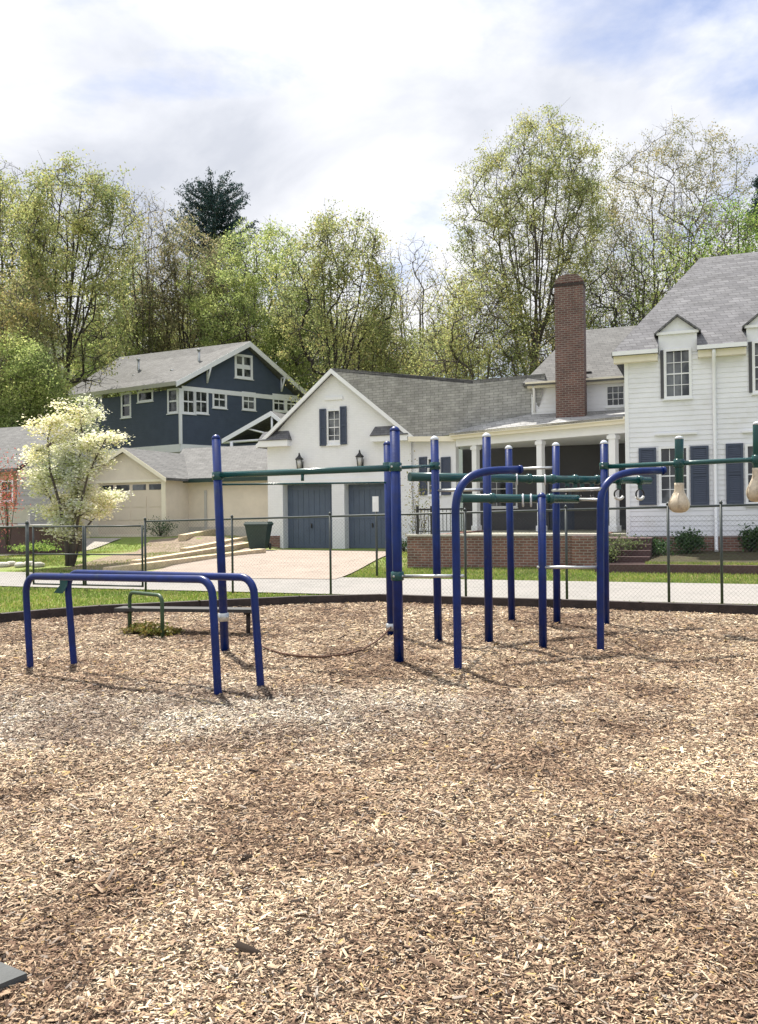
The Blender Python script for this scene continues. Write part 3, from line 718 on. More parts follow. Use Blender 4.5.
kE = Vector((bc.x, bc.y, bc.z)) + fr.n * .5 - fr.d * .55; kP = fr.P(pkb[0], pkb[1] + .32, .5); kR = Vector((Br.x, Br.y, bc.z - .05)) + fr.d * .7 + fr.n * .5
kL = at(59, 396.5, 61.5); kT = at(120, 357, 64.0)
mb = MB(); mb.slab([kL, kE, kP, kT], .18); mb.build('roof', M['shingle_light'], BH)
bkv = (kL - kE) * .9; bkv.z = 0
mb = MB(); mb.slab([kP, kR, kR + bkv, kT], .18); mb.build('roof', M['shingle_light'], BH)
for E in (kE, kR):
    mb = MB(); o = fr.n * .04
    mb.hexa([E + o - Z * .35, kP + o - Z * .37, kP - fr.n * .04 - Z * .37, E - fr.n * .04 - Z * .35, E + o - Z * .01, kP + o - Z * .01, kP - fr.n * .04 - Z * .01, E - fr.n * .04 - Z * .01]); mb.build('rake_board', M['white'], BH)
mb = MB(); mb.hexa([kL - Z * .25 + fl.n * .03, kE - Z * .25 + fl.n * .03, kE - Z * .25, kL - Z * .25, kL + fl.n * .1, kE + fl.n * .1, kE, kL]); mb.build('gutter', M['graysiding'], BH)
for s_ in (.25, .75):  # knee braces under the rakes
    P_ = kE.lerp(kP, .45) if s_ < .5 else kR.lerp(kP, .45)
    b0 = P_ - Z * .35; mb = MB(); wpt = b0 - fr.n * .45
    mb.tube([b0, wpt - Z * .9], .07, 6); mb.tube([wpt - Z * .95, wpt + Z * .0], .06, 6); mb.tube([b0, wpt], .06, 6); mb.build('knee_brace', M['white'], BH)
for px, py, d_, h_ in ((138.5, 373, 60, .9), (199, 364, 57.5, .9), (134, 380, 59.5, .25), (172, 375, 57.5, .25)):
    p = at(px, py, d_); mb = MB(); mb.tube([p - Z * .5, p + Z * h_], .09, 8); mb.tube([p + Z * h_, p + Z * (h_ + .12)], .14, 8); mb.build('vent_pipe', M['steel'], BH)
# small rear porch gable
g0 = at(222, 439, 51.5); gp = at(271, 411, 51); g1 = at(300, 434, 51)
mb = MB(); bk = V * 4
mb.slab([g0, gp, gp + bk, g0 + bk], .15); mb.slab([gp + Z * .002, g1 + Z * .002, g1 + bk + Z * .002, gp + bk + Z * .002], .15); mb.build('porch_roof', M['shingle_light'], BH)
mb = MB()
for E in (g0, g1):
    o = -V * .05; mb.hexa([E + o - Z * .28, gp + o - Z * .3, gp - Z * .3 - V * .004, E - Z * .28 - V * .004, E + o - Z * .01, gp + o - Z * .01, gp - Z * .01 - V * .004, E - Z * .01 - V * .004])
gm = gp - Z * 1.0; mb.tube([gp - Z * .3 + V * .1, Vector((gp.x, gp.y, g0.z - .1)) + V * .1], .07, 6); mb.tube([Vector((gp.x - .1, gp.y, g0.z + .2)) + V * .12, gp.lerp(g0, .5) - Z * .2 + V * .12], .06, 6)
mb.tube([g0 - Z * .2 + V * .1, g1 - Z * .2 + V * .1], .08, 6); mb.tube([g0 + U * .6 - Z * .2 + V * .1, Vector(((g0 + U * .6).x, (g0 + U * .6).y, 3.5)) + V * .1], .1, 6); mb.build('porch_truss', M['white'], BH)
mb = MB(); mb.box(at(222, 448, 51.7) + V * .5, U * 5, V * 3, Z * .25); mb.build('porch_deck', M['navy'], BH)

# ---------------------------------------------------------------- beige garages
F1 = Fac((-13.9, 39.5)); L1 = 4.68
G1 = thing('beige_garage', 'beige gabled garage with an almond door and four small dark lights, behind the flowering tree', 'garage', F1.P(2.3, .9, 0))
dr = F1.rect(98, 482.5, 163.5, 533); dr = (dr[0], dr[1], .86, dr[3])
p1 = F1.hit(127, 451)
mb = MB(); F1.wall(mb, 0, L1, .7, 3.5, [dr], .2); gable_piece(mb, F1, 0, L1, p1, 3.5, [])
for s0, e in ((0, .2), (L1, -.2)):
    mb.hexa([F1.P(s0, .7, -.2), F1.P(s0 + e, .7, -.2), F1.P(s0 + e, .7, -6), F1.P(s0, .7, -6), F1.P(s0, 3.5, -.2), F1.P(s0 + e, 3.5, -.2), F1.P(s0 + e, 3.5, -6), F1.P(s0, 3.5, -6)])
mb.build('wall', M['beige'], G1)
mb = MB(); F1.box(mb, dr[0], dr[1], dr[2], dr[3], -.15, -.08)
nr = 4
for j in range(nr):
    for i in range(4):
        wq = (dr[1] - dr[0]) / 4; hq = (dr[3] - dr[2]) / nr
        if j < nr - 1: F1.box(mb, dr[0] + i * wq + .06, dr[0] + (i + 1) * wq - .06, dr[2] + j * hq + .06, dr[2] + (j + 1) * hq - .06, -.08, -.062)
gd = mb.build('garage_door', M['beige_door'], G1)
for i in range(4):
    wq = (dr[1] - dr[0]) / 4; mb = MB(); F1.box(mb, dr[0] + i * wq + .09, dr[0] + (i + 1) * wq - .09, dr[3] - .35, dr[3] - .1, -.08, -.065); mb.build('door_light', M['glass'], gd)
mb = MB(); F1.box(mb, dr[0] - .1, dr[1] + .1, dr[3] + .002, dr[3] + .12, 0, .04); F1.box(mb, dr[1] + .0, dr[1] + .14, dr[2], dr[3], 0, .04); F1.box(mb, L1 - .14, L1, .8, 3.4, 0, .05); mb.build('door_trim', M['cream'], G1)
a_ = F1.P(-.3, 3.36, .3); b_ = F1.P(p1[0], p1[1] + .14, .3); c_ = F1.P(L1 + .3, 3.36, .3)
mb = MB(); mb.slab([a_, b_, b_ - F1.n * 6.6, a_ - F1.n * 6.6], .12); mb.slab([b_ + Z * .002, c_ + Z * .002, c_ - F1.n * 6.6, b_ - F1.n * 6.6], .12); mb.build('roof', M['shingle_light'], G1)
mb = MB()
for E in (a_, c_): mb.hexa([E - Z * .2 + F1.n * .03, b_ - Z * .2 + F1.n * .03, b_ - Z * .2 + F1.n * .002, E - Z * .2 + F1.n * .002, E + F1.n * .03 - Z * .01, b_ + F1.n * .03 - Z * .01, b_ + F1.n * .002 - Z * .01, E + F1.n * .002 - Z * .01])
mb.build('rake_board', M['cream'], G1)

q = at(168, 520, 40.0); F2 = Fac((q.x, q.y)); L2 = 6.0
G2 = thing('beige_outbuilding', 'long low beige outbuilding with a dark green gutter, left of the white garage', 'building', F2.P(2, .9, 0))
z2 = F2.hit(200, 481)[1]
mb = MB(); F2.wall(mb, 0, L2, .5, z2, [], .2); mb.build('wall', M['beige'], G2)
mb = MB(); F2.box(mb, 0, L2, .55, 1.15, .002, .04); mb.build('plinth', M['stone'], G2)
aa = F2.hit(206, 500)[0]; mb = MB(); F2.box(mb, aa - .06, aa + .06, .55, z2 - .45, .002, .06)
mb.build('corner_trim', M['graysiding'], G2)
r0 = at(126, 448.5, 43.2); 
mb = MB(); mb.slab([F2.P(-.05, z2 + .12, .35), F2.P(L2, z2 + .12, .35), F2.P(L2, r0.z, -3.4), F2.P(-1.4, r0.z, -3.4)], .12); mb.slab([F2.P(-1.4, r0.z + .002, -3.4), F2.P(L2, r0.z + .002, -3.4), F2.P(L2, z2, -7), F2.P(-1.4, z2, -7)], .12); mb.build('roof', M['shingle_light'], G2)
mb = MB(); F2.box(mb, -.1, L2, z2 - .08, z2 + .08, .3, .46); mb.build('gutter', M['bin'], G2)
w1 = F2.rect(230, 474, 268, 480)

# ---------------------------------------------------------------- bungalow at the left edge
bq = at(17, 470, 36.0); FB = Fac(tuple((bq - U * 9)[:2])); Lb = 9.0
B1_ = thing('brick_bungalow', 'low bungalow with grey roof, orange brick front and dark porch at the left edge', 'house', FB.P(7, .3, 0))
ze = 3.85
bwin = FB.rect(2, 482, 12, 500)
mb = MB(); FB.wall(mb, 0, Lb, .1, ze, [bwin], .2); mb.build('brick_wall', M['orange_brick'], B1_)
window(FB, bwin, B1_, 2, 2, .07)
FS = sidefac(FB.P(Lb, 0, 0), FB.P(Lb, 0, -6.2)); pks = (3.1, 5.85)
FS.n = -FS.n if (CAM - FS.A).dot(FS.n) < 0 else FS.n
mb = MB(); FS.wall(mb, 0, FS.L, .1, ze, [], .2); gable_piece(mb, FS, 0, FS.L, pks, ze, []); FS.laps(mb, 0, FS.L, .1, ze, [], .18, .02); mb.build('side_wall', M['graysiding'], B1_)
mb = MB(); e0 = FB.P(-1, ze - .1, .35); e1 = FB.P(Lb + .3, ze - .1, .35); t0_ = FB.P(-1, 5.95, -3.1); t1_ = FB.P(Lb + .3, 5.95, -3.1)
mb.slab([e0, e1, t1_, t0_], .14); mb.slab([t0_ + Z * .002, t1_ + Z * .002, FB.P(Lb + .3, ze - .1, -6.6), FB.P(-1, ze - .1, -6.6)], .14); mb.build('roof', M['shingle_light'], B1_)
mb = MB(); mb.hexa([e1 - Z * .2, e1 + U * .03 - Z * .2, t1_ + U * .03 - Z * .2, t1_ - Z * .2, e1 + U * .002, e1 + U * .03, t1_ + U * .03, t1_]); mb.build('rake_board', M['brownred'], B1_)
pf = Fac(tuple((at(40, 540, 33.2) - U * 8)[:2]))
mb = MB(); pf.box(mb, 0, 8, .1, 1.3, -2.4, 0); mb.build('porch_base', M['brownred'], B1_)
mb = MB(); pf.box(mb, 0, 8, 1.302, 1.38, -2.4, .06); pf.box(mb, 0, 8, 2.05, 2.12, -.08, 0); pf.box(mb, 0, 7.3, 1.45, 2.0, -.05, -.03)
mb.build('porch_rail', M['graysiding'], B1_)
for a in (3, 5.4, 7.3): mb = MB(); pf.box(mb, a, a + .12, 1.38, 2.15, -.1, .02); mb.build('porch_post', M['graysiding'], B1_)
# distant pale house in the woods
q = at(72, 352, 78); mb = MB(); SH = thing('pale_distant_house', 'small pale house glimpsed between trunks on the wooded hill', 'house', q - Z * 3)
mb.cbox(q - Z * 3, 4, 4, 4); mb.build('wall', M['graysiding'], SH)
mb = MB(); r_ = q + Z * 1; mb.slab([r_ - U * 2.3 - V * 2.3, r_ + U * 2.3 - V * 2.3, r_ + U * 2.3 + Z * 1.4, r_ - U * 2.3 + Z * 1.4], .12); mb.slab([r_ - U * 2.3 + Z * 1.402, r_ + U * 2.3 + Z * 1.402, r_ + U * 2.3 + V * 2.3, r_ - U * 2.3 + V * 2.3], .12); mb.build('roof', M['shingle_light'], SH)

# ---------------------------------------------------------------- timbers, bin
for k, (x0, y0, x1, y1, h_, lab) in enumerate(((112, 573, 266, 553, .16, 'lowest sunlit landscape timber running across the bank beside the driveway'),
        (140, 566, 262, 545, .18, 'second landscape timber from the bottom of the bank'),
        (188, 553, 262, 538, .18, 'third landscape timber from the bottom, ending beside the green bin'),
        (186, 540, 250, 527, .22, 'topmost short landscape timber on the bank below the beige outbuilding'))):
    p0 = gt(x0, y0); p1_ = gt(x1, y1); d = (p1_ - p0); d.z = 0; d = d.normalized(); nn = Vector((-d.y, d.x, 0))
    zt0 = terr(p0.x, p0.y); zt1 = terr(p1_.x, p1_.y); mb = MB()
    a = Vector((p0.x, p0.y, zt0 - .1)); b = Vector((p1_.x, p1_.y, zt1 - .1)); w_ = nn * .35
    mb.hexa([a, b, b + w_, a + w_, a + Z * (h_ + .1), b + Z * (h_ + .1), b + w_ + Z * (h_ + .1), a + w_ + Z * (h_ + .1)])
    tag(mb.build('landscape_timber', M['timber'], None, p0), lab, 'timber', 'landscape timbers stepping up the bank')
bp_ = gt(259, 550); zb_ = terr(bp_.x, bp_.y) + .01
BN = thing('wheeled_bin', 'dark green wheeled rubbish bin beside the white garage', 'bin', (bp_.x, bp_.y, zb_))
c = Vector((bp_.x, bp_.y, zb_)); mb = MB(); X_ = (U * 1 + V * .25).normalized(); Y_ = Vector((-X_.y, X_.x, 0))
def ringq(z, sx, sy): return [c + Z * z + X_ * (sx * a) / 2 + Y_ * (sy * b) / 2 for a, b in ((-1, -1), (1, -1), (1, 1), (-1, 1))]
mb.hexa(ringq(.05, .62, .6) + ringq(.98, .92, .86)); mb.hexa(ringq(.982, .98, .92) + ringq(1.04, .98, .92)); mb.build('body', M['bin'], BN)
mb = MB(); mb.hexa(ringq(1.042, 1.02, .96) + [p + Z * .0 for p in ringq(1.14, .9, .8)]); lid = mb.build('lid', M['bin'], BN)
for s_ in (-1, 1):
    mb = MB(); mb.lathe(c + X_ * s_ * .38 - X_ * .03 + Y_ * .32 + Z * .13, [(.13, 0), (.13, .06)], 14, X_); mb.build('wheel', M['black'], BN)
mb = MB(); mb.tube([c + X_ * -.35 + Y_ * .5 + Z * 1.02, c + X_ * .35 + Y_ * .5 + Z * 1.02], .02, 6); mb.build('handle', M['black'], BN)
# roadside sign
sp = gt(377, 576); zt = terr(sp.x, sp.y)
SG = thing('road_sign', 'small white sign on a thin dark pole in front of the right garage door', 'sign', (sp.x, sp.y, zt))
mb = MB(); mb.tube([sp, Vector((sp.x, sp.y, 2.05))], .03, 8); mb.build('pole', M['fence'], SG)
s0 = at(375.5, 504, sp.y - .05); mb = MB(); mb.cbox(s0 - Z * .2, .17, .012, .4); mb.build('sign_plate', M['sign'], SG)
# ---------------------------------------------------------------- chain link fence and gate
FF = Fac(tuple(tn(-30, 15.75)[:2]))
def fs(px): return FF.hit(px, 520)[0]
def ftop(a):
    s0, s1 = fs(145), fs(721); return 1.53 + (1.70 - 1.53) * min(1.3, max(-.3, (a - s0) / (s1 - s0)))
def wires(mb, a0, a1, ztop, zbot=.04, sp=.075, r=.0011):
    h = ztop - zbot; a = a0 - h
    while a < a1:
        for sgn in (1, -1):
            x0, x1 = (a, a + h) if sgn > 0 else (a + h, a)
            # clip to [a0,a1]
            p, q = 0.0, 1.0
            lo, hi = min(x0, x1), max(x0, x1)
            t0_ = max(0, (a0 - lo) / h); t1_ = min(1, (a1 - lo) / h)
            if t1_ - t0_ < .02: continue
            if sgn > 0: z0, z1 = zbot + h * t0_, zbot + h * t1_; xa, xb = lo + h * t0_, lo + h * t1_
            else: z0, z1 = ztop - h * t0_, ztop - h * t1_; xa, xb = lo + h * t0_, lo + h * t1_
            mb.tube([FF.P(xa, z0, .002 * sgn), FF.P(xb, z1, .002 * sgn)], r, 3, cap=False)
        a += sp
fence = thing('chain_link_fence', 'dark chain link fence between the playground and the lane, right of the double gate', 'fence', FF.P(fs(330), 0, 0))
fe0, fe1 = fs(145), fs(900)
for px in (145, 232, 330, 465, 566, 668, 721, 800, 890):
    a = fs(px); mb = MB(); mb.tube([FF.P(a, -.05), FF.P(a, ftop(a) + .03)], .024, 10); mb.lathe(FF.P(a, ftop(a) + .03), [(.03, 0), (.03, .02), (.01, .05)], 10); mb.build('post', M['fence'], fence)
mb = MB(); mb.tube([FF.P(fe0, ftop(fe0) - .01), FF.P(fe1, ftop(fe1) - .01)], .021, 8); mb.build('top_rail', M['fence'], fence)
mb = MB(); wires(mb, fe0, fe1, 1.53); mb.build('chain_link', M['fence'], fence)
fl2 = thing('chain_link_fence', 'chain link fence at the far left edge, left of the double gate', 'fence', FF.P(fs(10), 0, 0))
for px in (-60, 27):
    a = fs(px); mb = MB(); mb.tube([FF.P(a, -.05), FF.P(a, 1.5)], .04, 10); mb.lathe(FF.P(a, 1.5), [(.046, 0), (.046, .02), (.01, .07)], 10); mb.build('post', M['fence'], fl2)
mb = MB(); mb.tube([FF.P(fs(-60), 1.42), FF.P(fs(27), 1.42)], .02, 8); mb.build('top_rail', M['fence'], fl2)
mb = MB(); wires(mb, fs(-60), fs(27), 1.42); mb.build('chain_link', M['fence'], fl2)
ga, gb_ = fs(33), fs(142); gm_ = fs(84)
for k, (a0, a1, lab) in enumerate(((ga, gm_ - .03, 'left leaf of the double chain link gate, seen through the flowering tree trunk'), (gm_ + .03, gb_, 'right leaf of the double chain link gate, right of the flowering tree trunk'))):
    g = thing('fence_gate', lab, 'gate', FF.P((a0 + a1) / 2, 0, 0), 'leaves of the double gate')
    mb = MB()
    for a in (a0, a1): mb.tube([FF.P(a, .06), FF.P(a, 1.44)], .024, 8)
    for z in (.08, 1.42): mb.tube([FF.P(a0, z), FF.P(a1, z)], .02, 8)
    mb.build('frame', M['fence'], g)
    mb = MB(); mb.tube([FF.P(a0, .78), FF.P(a1, .78)], .016, 8); mb.build('middle_rail', M['fence'], g)
    mb = MB(); wires(mb, a0, a1, 1.42, .08); mb.build('chain_link', M['fence'], g)

# ---------------------------------------------------------------- climbing frame
def base(px, py): return gnd(px, py)
CFc = base(487, 641)
CF = thing('climbing_frame', 'tall dark blue steel climbing frame with green overhead beams standing on the wood chips', 'climbing frame', CFc)
def post(px, py, tx, ty, r=.055, cap=True, name='post', parent=None, bury=.12, collar=None):
    r *= .93; b = base(px, py); t = at(tx, ty, b.y); b2 = b + (b - t).normalized() * bury
    mb = MB(); mb.tube([b2, t], r, 16); o = mb.build(name, M['blue'], parent or CF)
    if cap:
        ax = (t - b).normalized(); mb = MB(); mb.lathe(t, [(r + .004, -.015), (r + .004, 0), (r * .85, .02), (r * .5, .035), (.003, .042)], 16, ax); mb.build('post_cap', M['blue' if cap == 'b' else 'cap'], o)
    if collar:
        for cy in collar:
            k = (py - cy) / (py - ty); c = b.lerp(t, k); ax = (t - b).normalized(); mb = MB()
            mb.lathe(c - ax * .05, [(r + .002, 0), (r + .016, .008), (r + .016, .092), (r + .002, .1)], 16, ax); mb.build('collar', M['teal' if cy < 600 else 'steel'], o)
            mb = MB()
            for an in (-.6, .9): mb.lathe(c - Vector((math.sin(an), math.cos(an), 0)) * -(r + .012) * 1 if False else c + Vector((math.sin(an) * (r + .012), -math.cos(an) * (r + .012), 0)), [(.013, 0), (.013, .008), (.006, .012)], 8, Vector((math.sin(an), -math.cos(an), 0)))
            mb.build('bolts', M['steel'], o)
    return b, t
PA_ = post(225, 652, 216, 438, .055, 'b', collar=[476, 617])
PBf = post(399, 663.5, 394.7, 430, .058, 'b', collar=[467, 576])
PBr = post(391, 634.5, 387.3, 444, .055, 'b', collar=[466, 627])
PC = post(438.3, 640, 434.5, 439, .055, True, collar=[466])
PE = post(489, 641.5, 486.5, 436, .057, True)
PF = post(511.8, 620, 508.6, 448, .057, True)
PI = post(557, 624, 555.8, 445, .057, True)
PJ = post(605.8, 625, 604, 443, .057, True, collar=[466])
PG = post(543, 648, 541.8, 496, .052, 'b')
def arch(px, py, top, d_end, r, end):
    b = base(px, py); pts = [b - Z * .12, b]
    for (x, y, d) in top: pts.append(at(x, y, d))
    # smooth with Catmull-Rom
    out = [pts[0]]
    for i in range(1, len(pts) - 2):
        p0, p1, p2, p3 = pts[i - 1], pts[i], pts[i + 1], pts[i + 2]
        for k in range(6):
            t = k / 6; out.append(.5 * ((2 * p1) + (p2 - p0) * t + (2 * p0 - 5 * p1 + 4 * p2 - p3) * t * t + (3 * p1 - p0 - 3 * p2 + p3) * t ** 3))
    out += [pts[-2], pts[-1]]
    mb = MB(); mb.tube(out, r, 16); o = mb.build('arched_post', M['blue'], CF)
    ax = (pts[-1] - pts[-2]).normalized(); mb = MB(); mb.lathe(pts[-1] - ax * .03, [(r + .005, 0), (r + .005, .035), (r * .6, .05)], 16, ax); mb.build('end_cap', M['blue'], o)
    return b
dD = base(458, 669).y
arch(458, 669, [(456.3, 560, dD), (455.6, 520, dD), (455.9, 505, dD), (458.5, 492, dD + .03), (464.5, 482, dD + .08), (473, 475.5, dD + .15), (485, 471.8, dD + .24), (500, 470.3, dD + .36), (520.5, 469.5, dD + .5)], 0, .043, 0)
dH = base(600.5, 650).y
arch(600.5, 650, [(600.4, 560, dH), (600.5, 520, dH), (600.8, 502, dH), (602.5, 492, dH + .02), (607.5, 483, dH + .06), (616, 476.5, dH + .12), (628, 472.8, dH + .2), (642, 471.2, dH + .3), (664, 470.6, dH + .42)], 0, .043, 0)
def bar(x0, y0, d0, x1, y1, d1, r, mat='teal', name='bar', collars=0, cr=.012, ext=0, sides=12):
    p, q = at(x0, y0, d0), at(x1, y1, d1); mb = MB(); mb.tube([p, q], r, sides); o = mb.build(name, M[mat], CF)
    for i in range(collars):
        c = p.lerp(q, (i + .5) / collars); ax = (q - p).normalized(); mb = MB()
        mb.lathe(c - ax * .035, [(r + .001, 0), (r + cr, .01), (r + cr, .06), (r + .001, .07)], 12, ax); mb.build('coupling', M['teal'], o)
    return p, q, o
# big green beams
b1 = bar(409.5, 476.8, 11.0, 517, 478.6, 11.75, .058, 'teal', 'overhead_beam')
b1b = bar(517, 478.7, 11.75, 650, 480.6, 12.75, .052, 'teal', 'overhead_beam', collars=6, cr=.018)
b2 = bar(461, 498.3, 9.75, 578, 499, 10.45, .05, 'teal', 'lower_beam', collars=2, cr=.014)
# slim rungs
bar(398, 467.6, PBf[0].y, 434.5, 466, PC[0].y, .02, 'teal', 'pull_up_bar')
bar(436, 490.6, PC[0].y - .02, 487, 489.6, PE[0].y, .019, 'steel', 'pull_up_bar')
bar(509.5, 469, PF[0].y, 556, 467.6, PI[0].y, .02, 'steel', 'pull_up_bar')
bar(553, 490.5, PI[0].y, 600.5, 489, dH, .022, 'steel', 'pull_up_bar')
bar(578, 499.4, 10.45, 601, 499.8, dH, .018, 'steel', 'pull_up_bar')
bar(399.5, 576.2, PBf[0].y, 458, 576, dD, .018, 'steel', 'low_step_bar')
bar(458, 576, dD, 464, 576, dD - .02, .018, 'steel', 'low_step_bar')
bar(537, 567.4, PG[0].y, 601, 567.3, dH, .018, 'steel', 'low_step_bar')
# long left bar A - B and slim bar behind it
bar(216.5, 475.2, PA_[0].y, 396, 467.8, PBf[0].y, .036, 'teal', 'horizontal_bar')
bar(217.5, 484.6, PA_[0].y + .02, 390, 482.5, PBr[0].y, .012, 'teal', 'slim_bar')
p = at(302.5, 474, 9.6); mb = MB(); mb.tube([p, at(302.5, 481, 9.6)], .018, 8); mb.build('hanger', M['teal'], CF)
# long right bar
jr0, jr1, jb = bar(604.5, 466.8, PJ[0].y, 830, 456.2, 10.75, .033, 'teal', 'horizontal_bar')
rb = post(832, 648, 829, 430, .055, True)
# joint plates where the lower beam meets G
# ------ rings and grips hanging from the frame: things of their own
def onbeam(px, A, B):
    """point of the line A-B seen in column px"""
    lo, hi = 0.0, 1.0
    for _ in range(40):
        m_ = (lo + hi) / 2; q = A.lerp(B, m_); x = CX + F * (q - CAM).dot(camR) / (q - CAM).dot(fw)
        if x < px: lo = m_
        else: hi = m_
    return A.lerp(B, (lo + hi) / 2)
def ring(px, drop, nrm, lab, A, B, mat='ringwhite', Rr=.075):
    q = onbeam(px, A, B); t = thing('hanging_ring', lab, 'ring', q - Z * .06, 'rings hanging from the overhead beams')
    mb = MB(); mb.torus(q - Z * (drop + Rr), Rr, .013, nrm, 24, 8); mb.build('hoop', M['ringblack'], t)
    mb = MB(); mb.box(q - Z * (drop + .01) - Vector((.03, .012, 0)), (.06, 0, 0), (0, .024, 0), (0, 0, drop - .045)); mb.build('strap', M['teal'], t)
    mb = MB(); ang = [math.pi * (1.15 + .7 * k / 8) for k in range(9)]; nn = Vector(nrm).normalized(); a = Z.cross(nn).normalized()
    mb.tube([q - Z * (drop + Rr) + a * math.cos(x) * Rr + Z * math.sin(x) * Rr for x in ang], .022, 10); mb.build('grip', M[mat], t)
ring(618.8, .13, (.25, -1, 0), 'ring hanging just right of the thick blue arched post', b1b[0], b1b[1])
ring(639.8, .13, (.45, -1, 0), 'rightmost ring, in front of the shutter of the white house', b1b[0], b1b[1])
ring(582, .12, (1, -.25, 0), 'ring seen edge-on between the two far blue posts, left of its neighbour', b1b[0], b1b[1], 'ringblack')
ring(592, .12, (1, -.35, 0), 'ring seen edge-on close beside the thick blue arched post', b1b[0], b1b[1], 'ringblack')
ring(567, .10, (1, -.1, 0), 'ring seen edge-on just right of the far middle blue post', b1b[0], b1b[1], 'ringblack')
ring(575, .14, (1, .35, 0), 'lowest hanging ring of the edge-on cluster, middle of the cluster', b1b[0], b1b[1], 'ringwhite')
for px_ in (523, 531):
    q = onbeam(px_, b2[0], b2[1]); mb = MB(); mb.torus(q - Z * .02, .07, .012, (1, -.2, 0), 20, 8); mb.build('beam_loop', M['cap'], CF)
for px_ in (516, 545):
    q = onbeam(px_, b1b[0], b1b[1]); mb = MB(); mb.torus(q - Z * .01, .068, .012, (1, -.2, 0), 20, 8); mb.build('beam_loop', M['cap'], CF)
def grip(px, ty, by0, by1, d, rs, lab):
    """green upright sleeve clamped on the bar with a cream pear-shaped moulding under it"""
    top = at(px, ty, d); mid = at(px, by0, d); bot = at(px, by1, d)
    t = thing('hanging_grip', lab, 'exercise grip', Vector((mid.x, mid.y, mid.z)), 'cream pear shaped grips on the green bar')
    hh = (top - mid).length; ax = (top - mid).normalized()
    mb = MB(); mb.lathe(mid, [(rs * .8, -.01), (rs, 0), (rs, hh - .04), (rs * .85, hh - .015), (rs * .4, hh)], 18, ax); s_ = mb.build('sleeve', M['teal'], t)
    mb = MB(); mb.lathe(mid + ax * (hh - .038), [(rs * 1.03, 0), (rs * .9, .03), (rs * .3, .046)], 18, ax); mb.build('sleeve_cap', M['cap'], s_)
    qb = onbeam(px, jr0, jr1); mb = MB(); mb.lathe(Vector((mid.x, mid.y, qb.z)) - ax * .06, [(rs + .001, 0), (rs + .014, .01), (rs + .014, .11), (rs + .001, .12)], 18, ax)
    mb.lathe(Vector((mid.x, mid.y - rs - .01, qb.z)), [(.016, 0), (.016, .012), (.008, .018)], 8, Vector((0, -1, 0))); mb.build('clamp', M['teal'], s_)
    H_ = (mid - bot).length; q = 1.0
    prof = [(.03, 0), (.085, .012), (.128, .05), (.146, .105), (.148, .15), (.132, .2), (.105, .25), (.08, .3), (.068, .35), (.066, .42), (.068, .46)]
    k = H_ / .46; mb = MB(); mb.lathe(bot, [(r_ * .95, h_ * k) for r_, h_ in prof], 24, ax); bu = mb.build('pear_body', M['bulb'], t)
    mb = MB()
    for i in range(6):
        an = 2 * math.pi * i / 6 + .3; a = ax.orthogonal().normalized(); b = ax.cross(a); dd = a * math.cos(an) + b * math.sin(an)
        mb.tube([bot + ax * (h_ * k) + dd * (r_ * .95 + .001) for r_, h_ in prof[2:8]], .007, 6)
    mb.build('ribs', M['bulb'], bu)
for px, ty, b0_, b1_, lab in ((679.2, 436.5, 483, 512.8, 'cream pear shaped grip under a dark green sleeve, wholly in view'),
                         (757.5, 422, 468, 502, 'cream pear shaped grip cut off by the right edge of the photo')):
    q = onbeam(px, jr0, jr1); grip(px, ty, b0_, b1_, q.y - .0, .058, lab)
# ------ rope lying on the chips
rp_ = [(391, 627, .1), (384, 635, .03), (376, 642, .03), (362, 650.5, .02), (345, 656, .02), (322, 659, .02), (300, 658.5, .02), (282, 655, .02), (268, 649.5, .02), (258, 645, .02)]
pts = []
for x, y, z in rp_:
    q = gnd(x, y, z); q.z = max(z, chipz(q.x, q.y) + .022) if z < .05 else z
    pts.append(q)
pts[0] = PBr[0].lerp(PBr[1], 7.5 / 190) + Vector((0, -.07, 0))
mb = MB(); sm_ = []
for i in range(len(pts) - 1):
    for k in range(4): sm_.append(pts[i].lerp(pts[i + 1], k / 4))
sm_.append(pts[-1])
mb.tube([p + Z * .006 for p in sm_], .012, 8); tag(mb.build('rope', M['rope'], None, pts[4]), 'brown rope trailing in a slack curve over the chips from a blue post', 'rope')
# ------ parallel bars
PBt = thing('parallel_bars', 'pair of dark blue parallel bars with rounded corners at the left', 'exercise bars', base(140, 675))
def railbar(p0, p1, tl, tr, nm, rr=.0365):
    b0, b1_ = base(*p0), base(*p1); t0_ = at(tl[0], tl[1], b0.y); t1_ = at(tr[0], tr[1], b1_.y)
    h = .16; d = (t1_ - t0_).normalized(); pts = [b0 - Z * .1, b0, t0_ - Z * h * 1.4]
    for k in range(7):
        an = k / 6 * math.pi / 2; pts.append(t0_ + Vector((0, 0, -h)) + d * h * (1 - math.cos(an)) + Z * h * math.sin(an))
    pts2 = []
    for k in range(7):
        an = k / 6 * math.pi / 2; pts2.append(t1_ - Z * h - d * h * (1 - math.sin(an)) + Z * h * math.cos(an))
    mid = [pts[-1].lerp(pts2[0], k / 4) for k in (1, 2, 3)]
    mb = MB(); mb.tube(pts + mid + pts2 + [b1_, b1_ - Z * .1], rr, 14); mb.build(nm, M['blue'], PBt)
    for b_ in (b0, b1_):
        pass
railbar((30.3, 667.4), (218, 694.4), (26, 576.3), (212.5, 579.5), 'bar')
railbar((74, 664), (260.8, 688.5), (68, 572.6), (254, 577.5), 'bar')
